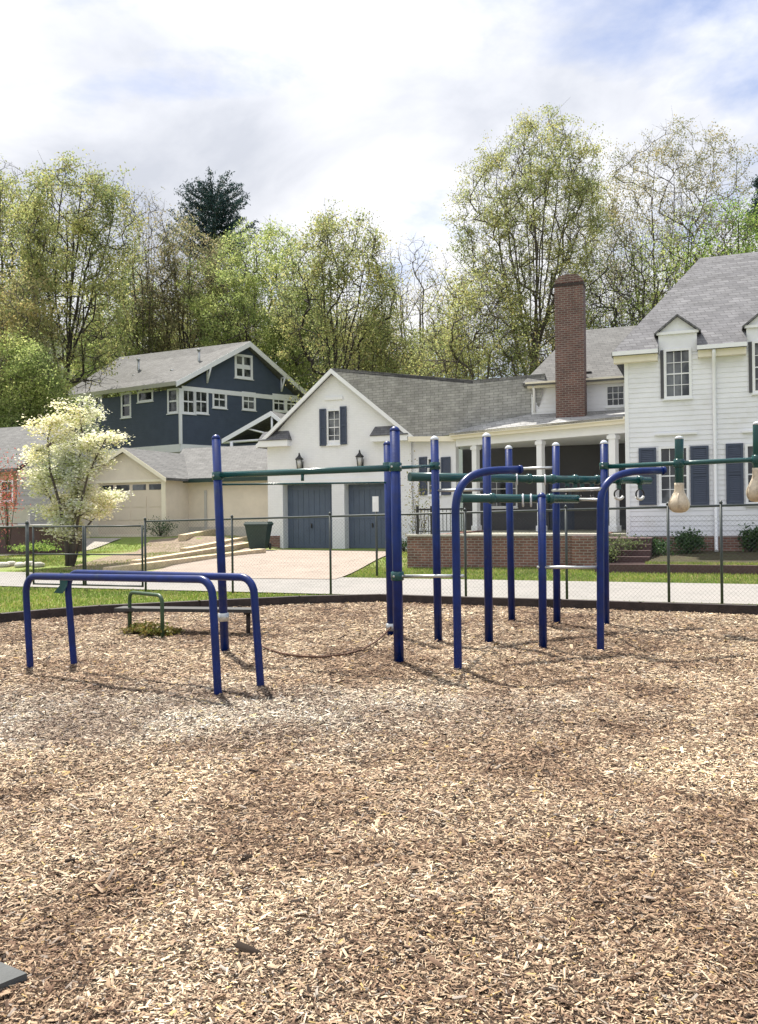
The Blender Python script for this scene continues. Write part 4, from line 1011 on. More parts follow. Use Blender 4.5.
# teal tag tied on the rear left leg
q = at(66.5, 583, 9.35); mb = MB()
tv = [q + Vector((-.05, -.05, .1)), q + Vector((.05, -.05, .09)), q + Vector((.07, -.07, -.06)), q + Vector((.0, -.06, -.1)), q + Vector((-.1, -.05, -.09))]
mb.slab([q + Vector((-.05, -.045, .12)), q + Vector((.045, -.045, .1)), q + Vector((.03, -.06, -.03)), q + Vector((-.02, -.06, -.11)), q + Vector((-.12, -.05, -.1)), q + Vector((-.05, -.055, -.02))], .012, (0, -1, 0))
tag(mb.build('cloth_scrap', M['teal'], None, q), 'scrap of teal cloth tied round the rear left leg of the parallel bars', 'cloth')
# ------ sit-up bench
SB = thing('sit_up_bench', 'low dark board bench with a green foot hoop, standing among weeds behind the parallel bars', 'exercise bench', base(150, 634))
h0, h1 = base(130, 632), base(162.5, 637.5); tp0 = at(131, 603, h0.y); tp1 = at(162, 603, h1.y); topz = .56
pts = [h0 - Z * .08, h0 + Z * .3]; hv = h1 - h0
for k in range(9):
    an = math.pi * k / 8; r_ = .1
    if k <= 4: c = h0 + hv.normalized() * r_ + Z * (topz - r_); pts.append(c - hv.normalized() * r_ * math.cos(an) + Z * r_ * math.sin(an))
    if k >= 4: c = h1 - hv.normalized() * r_ + Z * (topz - r_); pts.append(c - hv.normalized() * r_ * math.cos(an) + Z * r_ * math.sin(an))
pts += [h1 + Z * .3, h1 - Z * .08]
mb = MB(); mb.tube(pts, .026, 12); mb.build('foot_hoop', pmat('dark_olive_green_paint', (.03, .07, .03), .45, .2, 5, .05), SB)
s0 = at(119, 613, 12.0); s1 = at(256, 616.4, 11.6); s0.z = .30; s1.z = .30
dv = (s1 - s0).normalized(); nv = Vector((-dv.y, dv.x, 0)); L_ = (s1 - s0).length
mb = MB(); mb.box(s0 - nv * .14, dv * L_, nv * .28, Z * .045); mb.build('board', M['board'], SB)
for f_ in (.08, .945):
    mb = MB(); c = s0 + dv * L_ * f_; c.z = -.06; mb.tube([c, c + Z * .36], .03, 10); mb.box(c - nv * .12 - dv * .02 + Z * .33, dv * .04, nv * .24, Z * .03); mb.build('leg', M['edging'], SB)
# ------ mat corner at the bottom left
q = [gnd(27, 973, .03), gnd(1, 962, .03), gnd(-160, 930, .03), gnd(-260, 985, .03), gnd(-60, 1012, .03), gnd(0, 984, .03)]
mb = MB(); mb.slab([Vector((p.x, p.y, .03)) for p in q][::-1], .03); tag(mb.build('rubber_mat', M['mat'], None, (q[0].x, q[0].y, .02)), 'corner of a flat grey mat lying on the chips at the bottom left', 'mat')
# ---------------------------------------------------------------- leaves and trees
def leaf_mesh(pos, size, mat, name, rs, flat=0.0, aspect=.55, normal_up=False):
    """one small folded leaf (4-point kite) per position"""
    n = len(pos); pos = np.asarray(pos, np.float64)
    a = rs.normal(size=(n, 3)); a /= np.linalg.norm(a, axis=1)[:, None]
    if flat: a[:, 2] *= (1 - flat); a /= np.linalg.norm(a, axis=1)[:, None]
    b = rs.normal(size=(n, 3)); 
    if flat: b[:, 2] *= (1 - flat)
    b -= a * (a * b).sum(1)[:, None]; b /= np.linalg.norm(b, axis=1)[:, None]
    c = np.cross(a, b)
    s = size * rs.uniform(.6, 1.35, n)[:, None]
    v = np.empty((n, 4, 3)); v[:, 0] = pos - a * s * .5; v[:, 1] = pos + b * s * aspect * .5 + c * s * .08; v[:, 2] = pos + a * s * .5; v[:, 3] = pos - b * s * aspect * .5 + c * s * .08
    return v.reshape(-1, 3)
def leaf_obj(v, mat, name, parent, org):
    n = len(v) // 4; me = mesh_np(name, v - np.array(org)[None, :], np.arange(4 * n), np.full(n, 4), mat)
    o = bpy.data.objects.new(name, me); C.objects.link(o)
    if parent is not None: o.parent = parent
    else: o.location = org
    return o
def frusta(P0, P1, R0, R1, sides):
    n = len(P0); d = P1 - P0; d /= np.maximum(np.linalg.norm(d, axis=1), 1e-6)[:, None]
    ref = np.where(np.abs(d[:, 2:3]) < .9, np.array([[0, 0, 1.0]]), np.array([[1.0, 0, 0]])); a = np.cross(d, ref); a /= np.linalg.norm(a, axis=1)[:, None]; b = np.cross(d, a)
    an = np.arange(sides) * 2 * math.pi / sides; dirs = a[:, None, :] * np.cos(an)[None, :, None] + b[:, None, :] * np.sin(an)[None, :, None]
    v = np.concatenate([P0[:, None] + dirs * R0[:, None, None], P1[:, None] + dirs * R1[:, None, None]], 1).reshape(-1, 3)
    k = np.arange(sides); f = np.stack([k, (k + 1) % sides, (k + 1) % sides + sides, k + sides], 1)
    return v, (np.arange(n)[:, None, None] * 2 * sides + f[None]).reshape(-1, 4)
def make_tree(name, label, cat, px, top, cw, d, kind, seed, group=None, nleaf=12, lsize=.2, fork=.3, mat='l_olive', bark='bark', sig=.3, npts=600, nmain=6, px_trunk=None, shell=0.0, wide=.55, lump=.32, tip=.0155, low=0.0, gap=.06, tw=2, **kw):
    """trunk and limbs, then twigs joined one by one to the nearest wood, filling an uneven crown"""
    rs = np.random.default_rng(seed + 1000); g = at(px_trunk or px, 400, d); bx = Vector((g.x, g.y, terr(g.x, g.y))); tp = at(px, top + 9, d); Hh = tp.z - bx.z; Wd = cw / F * d / 2
    t = thing(name, label, cat, bx, group); sh = tp.x - bx.x
    zc0 = Hh * max(fork * .8 + low, .04); zc1 = Hh; ph = rs.uniform(0, 6.28, 8)
    def cx(z): return sh * np.clip(z / Hh, 0, 1) ** 1.2
    def prof(h): return np.where(h > wide, np.sqrt(np.clip(1 - ((h - wide) / (1.0 - wide)) ** 2, 0, 1)), np.sqrt(np.clip(1 - ((wide - h) / (wide + .12)) ** 2, 0, 1)))
    m_ = npts * 4; h = rs.uniform(0, 1, m_); an = rs.uniform(0, 2 * math.pi, m_); q = rs.uniform(0, 1, m_) ** .42
    lumps = 1 + lump * (np.sin(3 * an + ph[0] + 5 * h) * .5 + np.sin(5 * an + ph[1] - 7 * h) * .35 + np.sin(2 * an + 11 * h + ph[2]) * .35)
    w = prof(h); rr = w * lumps * q; keep = rs.random(m_) < (w ** 2) * (.25 + .75 * q)
    X = np.stack([cx(zc0 + (zc1 - zc0) * h) + rr * np.cos(an) * Wd, rr * np.sin(an) * Wd, zc0 + (zc1 - zc0) * h], 1)[keep][:npts]
    outer = q[keep][:npts] * .6 + h[keep][:npts] * .6
    N_ = [(0, 0, -.3)]; par = [-1]; dirs = [(0, 0, 1.0)]
    def addn(p, k):
        v = np.array(p) - np.array(N_[k]); L_ = np.linalg.norm(v); N_.append(tuple(p)); par.append(k); dirs.append(tuple(v / max(L_, 1e-6))); return len(N_) - 1
    zf = Hh * fork; k = 0; wob = rs.normal(0, .012, (8, 2)).cumsum(0) * Hh * .5
    for i in range(1, 8): z = zf * i / 7; k = addn((cx(z) + wob[i, 0] * .5, wob[i, 1] * .5, z), k)
    kf = k; top_ = np.array(N_[kf])
    for i in range(nmain):
        a_ = 2 * math.pi * (i + rs.uniform(-.25, .25)) / nmain; rad = rs.uniform(.35, .8) if i else .1; hz = zf + (Hh - zf) * (rs.uniform(.55, .86) if i else .9); hh_ = (hz - zc0) / (zc1 - zc0)
        e = np.array([cx(hz) + math.cos(a_) * rad * Wd * float(prof(np.array(hh_))), math.sin(a_) * rad * Wd * float(prof(np.array(hh_))), hz]); st = kf if i < 3 else max(3, kf - rs.integers(0, 3)); s_ = np.array(N_[st])
        c = s_ + (e - s_) * np.array([.55, .55, .35]) + rs.normal(0, .25, 3); kk = st
        for u in np.linspace(0, 1, 9)[1:]: kk = addn(s_ * (1 - u) ** 2 + c * 2 * u * (1 - u) + e * u * u + rs.normal(0, .06, 3), kk)
    o_ = np.argsort(np.linalg.norm((X - top_) * np.array([1, 1, .8]), axis=1)); X = X[o_]; outer = outer[o_]; tips = []
    NA = np.zeros((len(N_) + 3 * len(X) + 10, 3)); DA = np.zeros_like(NA); n = len(N_); NA[:n] = N_; DA[:n] = dirs; first = 4
    for x in X:
        v = x - NA[first:n]; L_ = np.linalg.norm(v, axis=1) + 1e-6; cost = L_ * (1.6 - .75 * (v * DA[first:n]).sum(1) / L_) + .25 * np.maximum(0, -v[:, 2]); k = int(np.argmin(cost)) + first
        s_ = NA[k]; L1_ = np.linalg.norm(x - s_); nseg = 2 if L1_ > .9 else 1
        for u in range(1, nseg + 1):
            p = x if u == nseg else s_ + (x - s_) * .5 + DA[k] * L1_ * .14 + rs.normal(0, .03 * L1_, 3)
            kk = addn(p, k if u == 1 else kk); NA[n] = p; DA[n] = dirs[-1]; n += 1
        tips.append(kk)
    n = len(N_); rad = np.zeros(n); P_ = np.array(N_); par = np.array(par); acc = np.zeros(n)
    for i in range(n - 1, 0, -1):
        if acc[i] == 0: acc[i] = tip ** 2.25
        acc[par[i]] += acc[i]
    rad = acc ** (1 / 2.25); i = np.arange(1, n); R1 = rad[i]; R0 = np.minimum(rad[par[i]], rad[i] * 1.35); org = np.array(tuple(bx))
    fl_ = R1 > .05; V_ = []; Fc = []; off = 0
    for sel, sd in ((fl_, 8), (~fl_, 4)):
        if sel.any():
            v, f = frusta(P_[par[i[sel]]], P_[i[sel]], R0[sel], R1[sel], sd); V_.append(v); Fc.append(f + off); off += len(v)
    T_ = P_[tips]; D_ = np.array(dirs)[tips]
    e0 = np.repeat(T_, tw, axis=0); e1 = e0 + np.repeat(D_, tw, axis=0) * .3 + rs.normal(0, .34, (len(e0), 3)) + np.array([0, 0, .12])
    v, f = frusta(e0, e1, np.full(len(e0), tip * .75), np.full(len(e0), tip * .35), 3); V_.append(v); Fc4 = f + off
    me = mesh_np('trunk', np.concatenate(V_), np.concatenate(Fc + [Fc4]), np.full(sum(len(a) for a in Fc) + len(Fc4), 4), M[bark]); me.polygons.foreach_set('use_smooth', [True] * len(me.polygons))
    o = bpy.data.objects.new('trunk', me); C.objects.link(o); o.parent = t
    cen = np.concatenate([T_, e1]); oo = np.concatenate([outer, np.repeat(outer, tw)]); pk_ = rs.random(len(cen)) < np.clip((oo - shell) * 2.2 + .15, 0, 1)
    cen = cen[pk_]; fld = np.array([mnoise.noise(Vector(tuple(c_ * .7 + seed))) for c_ in cen]); cen = cen[fld > -gap]
    amt = rs.uniform(.35, 1.6, len(cen)); rep = np.maximum(1, (nleaf * (1.75 if nleaf > 8 else 1.0) * amt).astype(int)); pos = np.repeat(cen, rep, axis=0); pos = pos + rs.normal(size=pos.shape) * sig * np.array([1, 1, .7])
    pos[:, 2] = np.maximum(pos[:, 2], .05)
    leaf_obj(leaf_mesh(pos + org, lsize * .88, None, '', rs, aspect=.62), M[mat], 'crown', t, tuple(bx)); return t
M['l_olive'] = leafmat('spring_olive_leaves', [(0.274, 0.305, 0.126), (0.365, 0.403, 0.168), (0.445, 0.476, 0.21), (0.296, 0.268, 0.126), (0.205, 0.256, 0.105)])
M['l_yellow'] = leafmat('spring_yellow_green_leaves', [(0.308, 0.39, 0.137), (0.399, 0.476, 0.179), (0.228, 0.305, 0.105), (0.479, 0.525, 0.231)])
M['l_green'] = leafmat('fresh_green_leaves', [(0.187, 0.297, 0.066), (0.264, 0.396, 0.088), (0.132, 0.22, 0.0495), (0.352, 0.44, 0.132)])
M['l_rust'] = leafmat('rust_budding_leaves', [(0.342, 0.293, 0.147), (0.331, 0.329, 0.147), (0.399, 0.378, 0.179), (0.228, 0.268, 0.116)])
M['l_brown'] = leafmat('brown_budding_leaves', [(0.274, 0.244, 0.147), (0.205, 0.201, 0.116), (0.319, 0.293, 0.168), (0.228, 0.256, 0.126)])
M['l_dark'] = leafmat('dark_green_leaves', [(0.125, 0.171, 0.0735), (0.16, 0.207, 0.084), (0.103, 0.134, 0.063), (0.194, 0.22, 0.105)])  # deep green leaf tones for wood infill and the shrubs by the steps
M['l_pine'] = leafmat('blue_green_needles', [(.03, .07, .075), (.045, .095, .10), (.02, .05, .055)], .15)
M['l_cream'] = leafmat('cream_dogwood_bracts', [(.86, .85, .74), (.88, .87, .8), (.8, .81, .6), (.55, .6, .28)], .45)
M['l_pink'] = leafmat('pink_azalea_flowers', [(.6, .16, .16), (.7, .25, .2), (.12, .18, .04)], .3)
M['l_shrub'] = leafmat('dark_shrub_leaves', [(.03, .075, .03), (.05, .11, .04), (.08, .15, .05)], .3)
M['l_weed'] = leafmat('weed_leaves', [(.14, .17, .03), (.2, .18, .05), (.26, .2, .07)], .3)
TG = 'trees on the wooded hill'
def tr(label, *a, **k): return make_tree('tree', label, 'tree', *a, group=TG, **k)
tr('tall olive tree cut off by the left edge of the photo', 0, 150, 96, 62, 'a', 1, nleaf=13, lsize=.2, fork=.3, mat='l_olive', npts=800)
tr('tall vase shaped tree with a yellow green crown and dark forked limbs at the left', 78, 156, 116, 56, 'a', 2, nleaf=19, lsize=.17, fork=.36, mat='l_olive', bark='bark_dark', nmain=9, px_trunk=62, wide=.66, npts=1000, shell=.5, gap=.02, tip=.017, sig=.28)
tr('rusty leaved small tree at the left edge below the tall olive one', 14, 258, 84, 50, 'a', 3, nleaf=16, lsize=.17, fork=.2, mat='l_rust', npts=600)
tr('bright yellow green bushy tree at the left edge beside the blue house roof', 26, 336, 92, 47, 'a', 4, nleaf=26, lsize=.14, fork=.1, mat='l_yellow', npts=600, wide=.4, gap=.25)
tr('thin brown budding tree between the tall left tree and the pine', 148, 182, 66, 72, 'a', 5, nleaf=6, lsize=.17, fork=.3, mat='l_brown', npts=700)
tr('mid green tree filling the gap left of the blue house ridge', 122, 262, 90, 74, 'a', 6, nleaf=16, lsize=.19, fork=.15, mat='l_yellow', npts=700)
tr('grey brown tree below and left of the pine', 186, 208, 86, 73, 'a', 8, nleaf=11, lsize=.19, fork=.25, mat='l_brown', bark='bark_dark', npts=800)
tr('broad yellow green tree right behind the blue house gable', 262, 214, 128, 72, 'a', 9, nleaf=15, lsize=.19, fork=.22, mat='l_yellow', bark='bark_dark', npts=1100)
tr('slim olive tree between the pine and the forked tree', 222, 232, 76, 80, 'a', 10, nleaf=14, lsize=.2, fork=.25, mat='l_olive', npts=700)
tr('tree with a thin tawny top and dark fork above the garage peak', 345, 204, 112, 58, 'a', 11, nleaf=12, lsize=.17, fork=.24, mat='l_olive', bark='bark_dark', nmain=8, npts=950, px_trunk=337, wide=.62, gap=.02, shell=.3, tip=.016, sig=.28)
tr('low fresh green tree under the broad yellow green one', 300, 284, 76, 71, 'a', 12, nleaf=16, lsize=.18, fork=.15, mat='l_yellow', npts=600)
tr('sparse rusty twiggy tree in the bright gap left of the tallest tree', 415, 232, 90, 66, 'a', 13, nleaf=4, lsize=.16, fork=.2, mat='l_rust', npts=700)
tr('small olive tree peeping over the garage ridge', 388, 314, 70, 60, 'a', 30, nleaf=12, lsize=.16, fork=.15, mat='l_olive', npts=450)
tr('tallest tree, with a fine open crown standing behind the breezeway roof', 540, 112, 136, 50, 'a', 14, nleaf=17, lsize=.12, fork=.46, sig=.2, mat='l_olive', bark='bark', nmain=12, px_trunk=524, npts=1700, wide=.6, shell=.5, gap=-.02, tip=.0125, tw=3)
tr('tawny bushy tree left of the trunk of the tallest tree', 478, 242, 122, 47, 'a', 15, nleaf=13, lsize=.13, fork=.12, mat='l_olive', npts=900, wide=.4, lump=.4)
tr('tawny tree just right of the trunk of the tallest tree', 552, 286, 66, 54, 'a', 16, nleaf=12, lsize=.14, fork=.15, mat='l_rust', npts=500)
tr('open budding tree with a round brown crown at the upper right', 670, 118, 142, 56, 'a', 17, nleaf=10, lsize=.13, fork=.4, sig=.22, mat='l_brown', bark='bark', nmain=9, px_trunk=655, npts=1300, wide=.6, shell=.45, gap=-.02, tip=.011, tw=3)
tr('yellow green sapling left of the main roof, right of the chimney', 628, 222, 92, 46, 'a', 18, nleaf=6, lsize=.13, fork=.2, mat='l_yellow', bark='bark_dark', npts=650, lump=.45)
tr('slim yellow green tree rising behind the hip of the main roof', 672, 206, 80, 48, 'a', 19, nleaf=8, lsize=.14, fork=.25, mat='l_yellow', bark='bark_dark', npts=600, lump=.45)
tr('bright green tree above the main roof ridge', 722, 184, 84, 46, 'a', 20, nleaf=10, lsize=.14, fork=.25, mat='l_green', bark='bark_dark', npts=650, lump=.45)
tr('thin leaning tree right of the chimney top', 600, 226, 84, 58, 'a', 21, nleaf=3, lsize=.14, fork=.2, mat='l_yellow', bark='bark_dark', npts=500, lump=.45, px_trunk=590)
tr('fresh green tree cut off by the right edge of the photo', 776, 192, 76, 50, 'a', 22, nleaf=14, lsize=.16, fork=.25, mat='l_green', npts=600)
for k, (px, top, w_, d_, mt_, lab) in enumerate(((20, 300, 96, 84, 'l_olive', 'dim tree deep in the wood at the far left edge'), (88, 314, 88, 84, 'l_dark', 'dim tree deep in the wood behind the tall vase shaped trunk'), (150, 288, 90, 88, 'l_olive', 'dim olive tree deep in the wood left of the blue house ridge'),
        (205, 284, 94, 88, 'l_olive', 'dim tree deep in the wood under the pine'), (262, 292, 94, 90, 'l_brown', 'dim tree deep in the wood above the blue gable'), (318, 296, 92, 90, 'l_olive', 'dim tree deep in the wood right of the blue gable'),
        (366, 310, 70, 82, 'l_brown', 'dim brown tree deep in the wood above the garage roof'), (440, 318, 84, 76, 'l_olive', 'dim low tree deep in the wood left of the tallest trunk'))):
    make_tree('tree', lab, 'tree', px, top, w_, d_, 'a', 40 + k, group=TG, nleaf=13, lsize=.24, fork=.1, mat=mt_, bark='bark_dark', npts=500, sig=.5, gap=.2)
# pine: layered whorls of drooping-then-rising boughs
def pine(px, top, base_vis, cw, d, seed, label):
    r = random.Random(seed); rs = np.random.default_rng(seed); g = at(px, 400, d); gz_ = terr(g.x, g.y); tp = at(px, top, d); Hh = tp.z - gz_; W = cw / F * d
    t = thing('pine_tree', label, 'tree', (g.x, g.y, gz_), TG); mb = MB(); b = Vector((g.x, g.y, gz_)); mb.tube([b, b + Z * Hh * .5, b + Z * Hh * .97], [.38, .24, .05], 8)
    pos = []
    z0 = at(px, base_vis, d).z; n = 11
    for k in range(n):
        f = k / (n - 1); z = z0 + (tp.z - z0) * f * .96; L = W / 2 * (1.12 - .62 * f) * r.uniform(.7, 1.2)
        for j in range(8):
            an = 6.283 * j / 8 + r.uniform(-.4, .4) + k; dd = Vector((math.cos(an), math.sin(an), 0)); LL = L * r.uniform(.65, 1.15)
            pts = [Vector((b.x, b.y, z)) + dd * LL * q + Z * (LL * (.12 * q + .38 * q * q)) for q in (0, .35, .7, 1)]
            mb.tube(pts, [.07, .05, .035, .015], 4, cap=False)
            for q in np.linspace(.3, 1, 9):
                c = np.array(pts[0]) + np.array(dd) * LL * q + np.array([0, 0, LL * (.12 * q + .38 * q * q) - .0]) - np.array(dd) * 0
                pos.append(rs.normal(size=(24, 3)) * np.array([.2, .2, .1]) + np.array([b.x + dd.x * LL * q, b.y + dd.y * LL * q, z + LL * (.12 * q + .38 * q * q) + .1]))
    mb.build('trunk', M['bark_dark'], t); pos = np.concatenate(pos)
    leaf_obj(leaf_mesh(pos, .3, None, '', rs, aspect=.28), M['l_pine'], 'crown', t, (b.x, b.y, b.z))
pine(216, 194, 262, 96, 83, 5, 'dark blue green pine standing above the other trees, left of centre')
pine(776, 184, 235, 50, 64, 6, 'dark conifer tip at the right edge above the bright green tree')
# bare-stemmed saplings: flowering dogwood in front of the garages
def dogwood():
    r = random.Random(77); rs = np.random.default_rng(77); b = gt(73, 566); d = b.y
    t = thing('flowering_dogwood', 'small multi-stemmed tree covered in layered cream blossom beside the lane', 'tree', b)
    mb = MB(); tips = []; px2m = d / F
    def pt(px, py, dy=0): q = at(px, py, d); return Vector((q.x, b.y + dy, q.z))
    stems = [([(72, 566), (71, 540), (66, 505), (57, 470), (56, 440), (62, 420)], -.2, .07), ([(75, 566), (76, 535), (79, 500), (82, 465), (84, 430), (80, 405)], .1, .08), ([(77, 566), (80, 540), (88, 505), (97, 475), (108, 455), (118, 440)], -.35, .06), ([(71, 566), (68, 545), (60, 520), (50, 500), (38, 480), (32, 462)], .35, .055), ([(78, 564), (84, 530), (98, 510), (106, 498)], .5, .045), ([(74, 566), (73, 520), (70, 480), (68, 445), (72, 415)], .5, .06)]
    for pts, dy, r0 in stems:
        P3 = [pt(x - 4, y, dy * i / (len(pts) - 1) * 2.2) for i, (x, y) in enumerate(pts)]
        mb.tube(P3, [max(.014, r0 * (1 - .75 * i / (len(pts) - 1))) for i in range(len(pts))], 8)
        for i in range(1, len(P3)):
            for k in range(7 if i > 1 else 0):
                q = P3[i - 1].lerp(P3[i], r.random()); an = r.uniform(0, 6.28); L = r.uniform(.3, .68)
                e = q + Vector((math.cos(an) * L, math.sin(an) * L, r.uniform(.02, .3))); m_ = q.lerp(e, .5) + Z * .05
                # keep inside the outline of the crown
                mb.tube([q, m_, e], [.016, .01, .005], 4, cap=False)
                tips.append((e, 1)); tips.append((m_, .6))
                for _ in range(3):
                    an2 = an + r.uniform(-1, 1); e2 = m_ + Vector((math.cos(an2), math.sin(an2), .1)) * L * .45; mb.tube([m_, e2], [.007, .004], 3, cap=False); tips.append((e2, .8))
    mb.build('trunk', M['bark'], t)
    pos = []
    for e, s_ in tips:
        n = int(42 * s_); pos.append(rs.normal(size=(n, 3)) * np.array([.17, .17, .10]) + np.array(tuple(e)) + np.array([0, 0, .03]))
    pos = np.concatenate(pos); leaf_obj(leaf_mesh(pos, .085, None, '', rs, flat=.75, aspect=.85), M['l_cream'], 'blossom', t, tuple(b))
dogwood()
# ---------------------------------------------------------------- shrubs
def shrub(px, py, w, h, mat, label, cat='shrub', n=900, ls=.07, name='shrub', zoff=0, seed=0, dd=None, group=None, z=None):
    rs = np.random.default_rng(seed + 100); r = random.Random(seed)
    b = gt(px, py) if dd is None else at(px, py, dd)
    if z is not None: b.z = z
    d = b.y; W = w / F * d; Hh = h / F * d
    t = thing(name, label, cat, b, group); mb = MB(); cl = []
    for k in range(9):
        an = r.uniform(0, 6.28); rr_ = r.uniform(.1, .42); e = b + Vector((math.cos(an) * W * rr_, math.sin(an) * W * rr_, Hh * r.uniform(.28, .85)))
        mb.tube([b + Vector((math.cos(an), math.sin(an), 0)) * .02, b.lerp(e, .5) + Z * Hh * .06, e], [.016, .012, .006], 5); cl.append(e)
    mb.build('stems', M['bark_dark'], t)
    pos = []
    for e in cl: pos.append(rs.normal(size=(n // 9, 3)) * np.array([W * .17, W * .17, Hh * .17]) + np.array(tuple(e)))
    pos = np.concatenate(pos); pos[:, 2] = np.maximum(pos[:, 2], b.z + .02)
    leaf_obj(leaf_mesh(pos, ls, None, '', rs), M[mat], 'foliage', t, tuple(b))
shrub(160, 536, 28, 17, 'l_shrub', 'dark green clipped bush at the corner of the beige garage', seed=1)
shrub(649, 556, 34, 18, 'l_shrub', 'low spreading green shrub under the shuttered window of the white house', seed=2, n=2200, ls=.06)
shrub(689, 554, 26, 22, 'l_shrub', 'rounder green shrub left of the white downspout', seed=3, n=2200, ls=.07)
shrub(750, 553, 24, 26, 'l_shrub', 'spiky green shrub by the foundation at the right edge', seed=4, n=1200, ls=.09)
shrub(611, 562, 30, 24, 'l_dark', 'dim shrub beside the porch steps', seed=5, n=1200, ls=.06)
shrub(630, 558, 24, 16, 'l_dark', 'dim low shrub between the porch steps and the first foundation shrub', seed=15, n=2200, ls=.06)
shrub(8, 552, 30, 92, 'l_pink', 'pink flowering azalea in front of the brick bungalow', seed=6, dd=32.5, n=1500, ls=.08, z=.35)
shrub(418, 542, 30, 78, 'l_weed', 'thin pale green sapling against the white wall right of the tall blue posts', seed=7, n=700, ls=.07, dd=31, z=.3, cat='sapling')
shrub(33, 552, 40, 9, 'l_green', 'low green border plants below the bungalow porch', seed=8, n=1400, ls=.07, dd=30)
shrub(404, 548, 16, 12, 'l_shrub', 'small bush at the right corner of the garage', seed=9, n=500, ls=.06, dd=31.5, z=.25)
for k, (px, py, w_, h_) in enumerate(((135, 634, 20, 9), (150, 637, 30, 14), (161, 636, 20, 8), (172, 634, 16, 5))):
    shrub(px, py, w_, h_, 'l_weed', ['short yellowish weed tuft by the left leg of the bench hoop', 'tallest yellowish weed tuft under the bench hoop', 'yellowish weed tuft at the right leg of the bench hoop', 'small flat weed tuft right of the bench hoop'][k], 'weed', 420, .045, 'weed_tuft', seed=20 + k, group='weeds under the sit-up bench')
# stones edging the bed at the left edge
for k in range(5):
    q = gt(2 + k * 9, 566 - (k % 2)); mb = MB(); rs_ = random.Random(k); s_ = .18 + .05 * rs_.random()
    mb.lathe(q - Z * .05, [(s_ * .7, 0), (s_, .06), (s_ * .9, .13), (s_ * .45, .18)], 9)
    o = mb.build('edging_stone', M['stone'], None, q); o.scale = (1.25, .8, 1); o.rotation_euler.z = k
    tag(o, ('leftmost', 'second from the left', 'middle', 'second from the right', 'rightmost')[k] + ' of five pale stones edging the left flower bed', 'stone', 'pale stones edging the flower bed')
# ---------------------------------------------------------------- grass blades (uncountable)
def grass(name, area_fn, n, h, mat, seed):
    rs = np.random.default_rng(seed); P = area_fn(rs, n); n = len(P)
    an = rs.uniform(0, 6.283, n); w_ = rs.uniform(.004, .009, n) * 1.6; hh = h * rs.uniform(.5, 1.4, n); le = rs.normal(0, .35, (n, 2)) * hh[:, None]
    v = np.empty((n, 3, 3)); dx = np.stack([np.cos(an) * w_, np.sin(an) * w_, np.zeros(n)], 1)
    v[:, 0] = P - dx; v[:, 1] = P + dx; v[:, 2] = P; v[:, 2, 0] += le[:, 0]; v[:, 2, 1] += le[:, 1]; v[:, 2, 2] += hh
    me = mesh_np(name, v.reshape(-1, 3), np.arange(3 * n), np.full(n, 3), mat); o = bpy.data.objects.new(name, me); C.objects.link(o); o['kind'] = 'stuff'; return o
M['l_grass'] = leafmat('grass_blades', [(0.156, 0.25, 0.039), (0.221, 0.325, 0.065), (0.312, 0.35, 0.104), (0.39, 0.35, 0.169), (0.104, 0.175, 0.026)], .4)
def strip(n0, n1, t0_, t1_, cond=None):
    def fn(rs, n):
        t = rs.uniform(t0_, t1_, n); nn = rs.uniform(n0, n1, n); out = []
        for a, b in zip(t, nn):
            x = U.x * a + V.x * b; y = U.y * a + V.y * b
            if cond is None or cond(x, y, a, b): out.append((x, y, terr(x, y) - .045))
        return np.array(out)
    return fn
grass('grass', strip(11.5, 15.9, -18, 8, lambda x, y, a, b: y > border_y(x) + .16), 90000, .055, M['l_grass'], 1)
dv0, dv1 = gt(335, 579), gt(402, 551)
def right_of_drive(x, y, a, b):
    # the driveway's right edge
    k = (y - dv0.y) / (dv1.y - dv0.y); xe = dv0.x + (dv1.x - dv0.x) * k
    return x > xe + .05 and not (a > t0 - .05 and b > 23.15)
grass('grass', strip(20.32, 23.2, -12, 9, lambda x, y, a, b: right_of_drive(x, y, a, b) and (b < 22.35 or a < t1 + .1)), 70000, .06, M['l_grass'], 2)
grass('grass', lambda rs, n: np.array([(U.x * a + V.x * b, U.y * a + V.y * b, .23) for a, b in zip(rs.uniform(t1 + 1.3, t1 + 10, n), rs.uniform(22.45, 23.5, n))]), 12000, .07, M['l_grass'], 7)
grass('grass', strip(23.2, 31, -12.5, -6, lambda x, y, a, b: right_of_drive(x, y, a, b)), 20000, .06, M['l_grass'], 3)
grass('grass', strip(20.6, 30, -32, -17, lambda x, y, a, b: mnoise.noise(Vector((x * .35, y * .35, 0))) > -.12), 60000, .07, M['l_grass'], 4)
# ---------------------------------------------------------------- loose wood chips (uncountable)
def chipmat():
    mt, nt, b = newmat('loose_wood_chips')
    g = N(nt, 'ShaderNodeNewGeometry')
    rp = ramp(nt, [(0, (.035, .025, .02)), (.13, (.12, .085, .065)), (.28, (.25, .18, .14)), (.45, (.40, .31, .235)), (.62, (.55, .46, .36)), (.79, (.76, .68, .55)), (.93, (.42, .41, .40)), (.98, (.6, .48, .24))], 'CONSTANT')
    lk(nt, g.outputs['Random Per Island'], rp.inputs['Fac']); tc = N(nt, 'ShaderNodeTexCoord')
    out = zone_mul(nt, tc, rp.outputs['Color'])
    dk = N(nt, 'ShaderNodeMix', data_type='RGBA', blend_type='MULTIPLY'); dk.inputs['Factor'].default_value = 1; lk(nt, out, dk.inputs['A']); dk.inputs['B'].default_value = (.85, .815, .745, 1)
    lk(nt, dk.outputs['Result'], b.inputs['Base Color']); b.inputs['Roughness'].default_value = .85; b.inputs['Specular IOR Level'].default_value = .25
    return mt
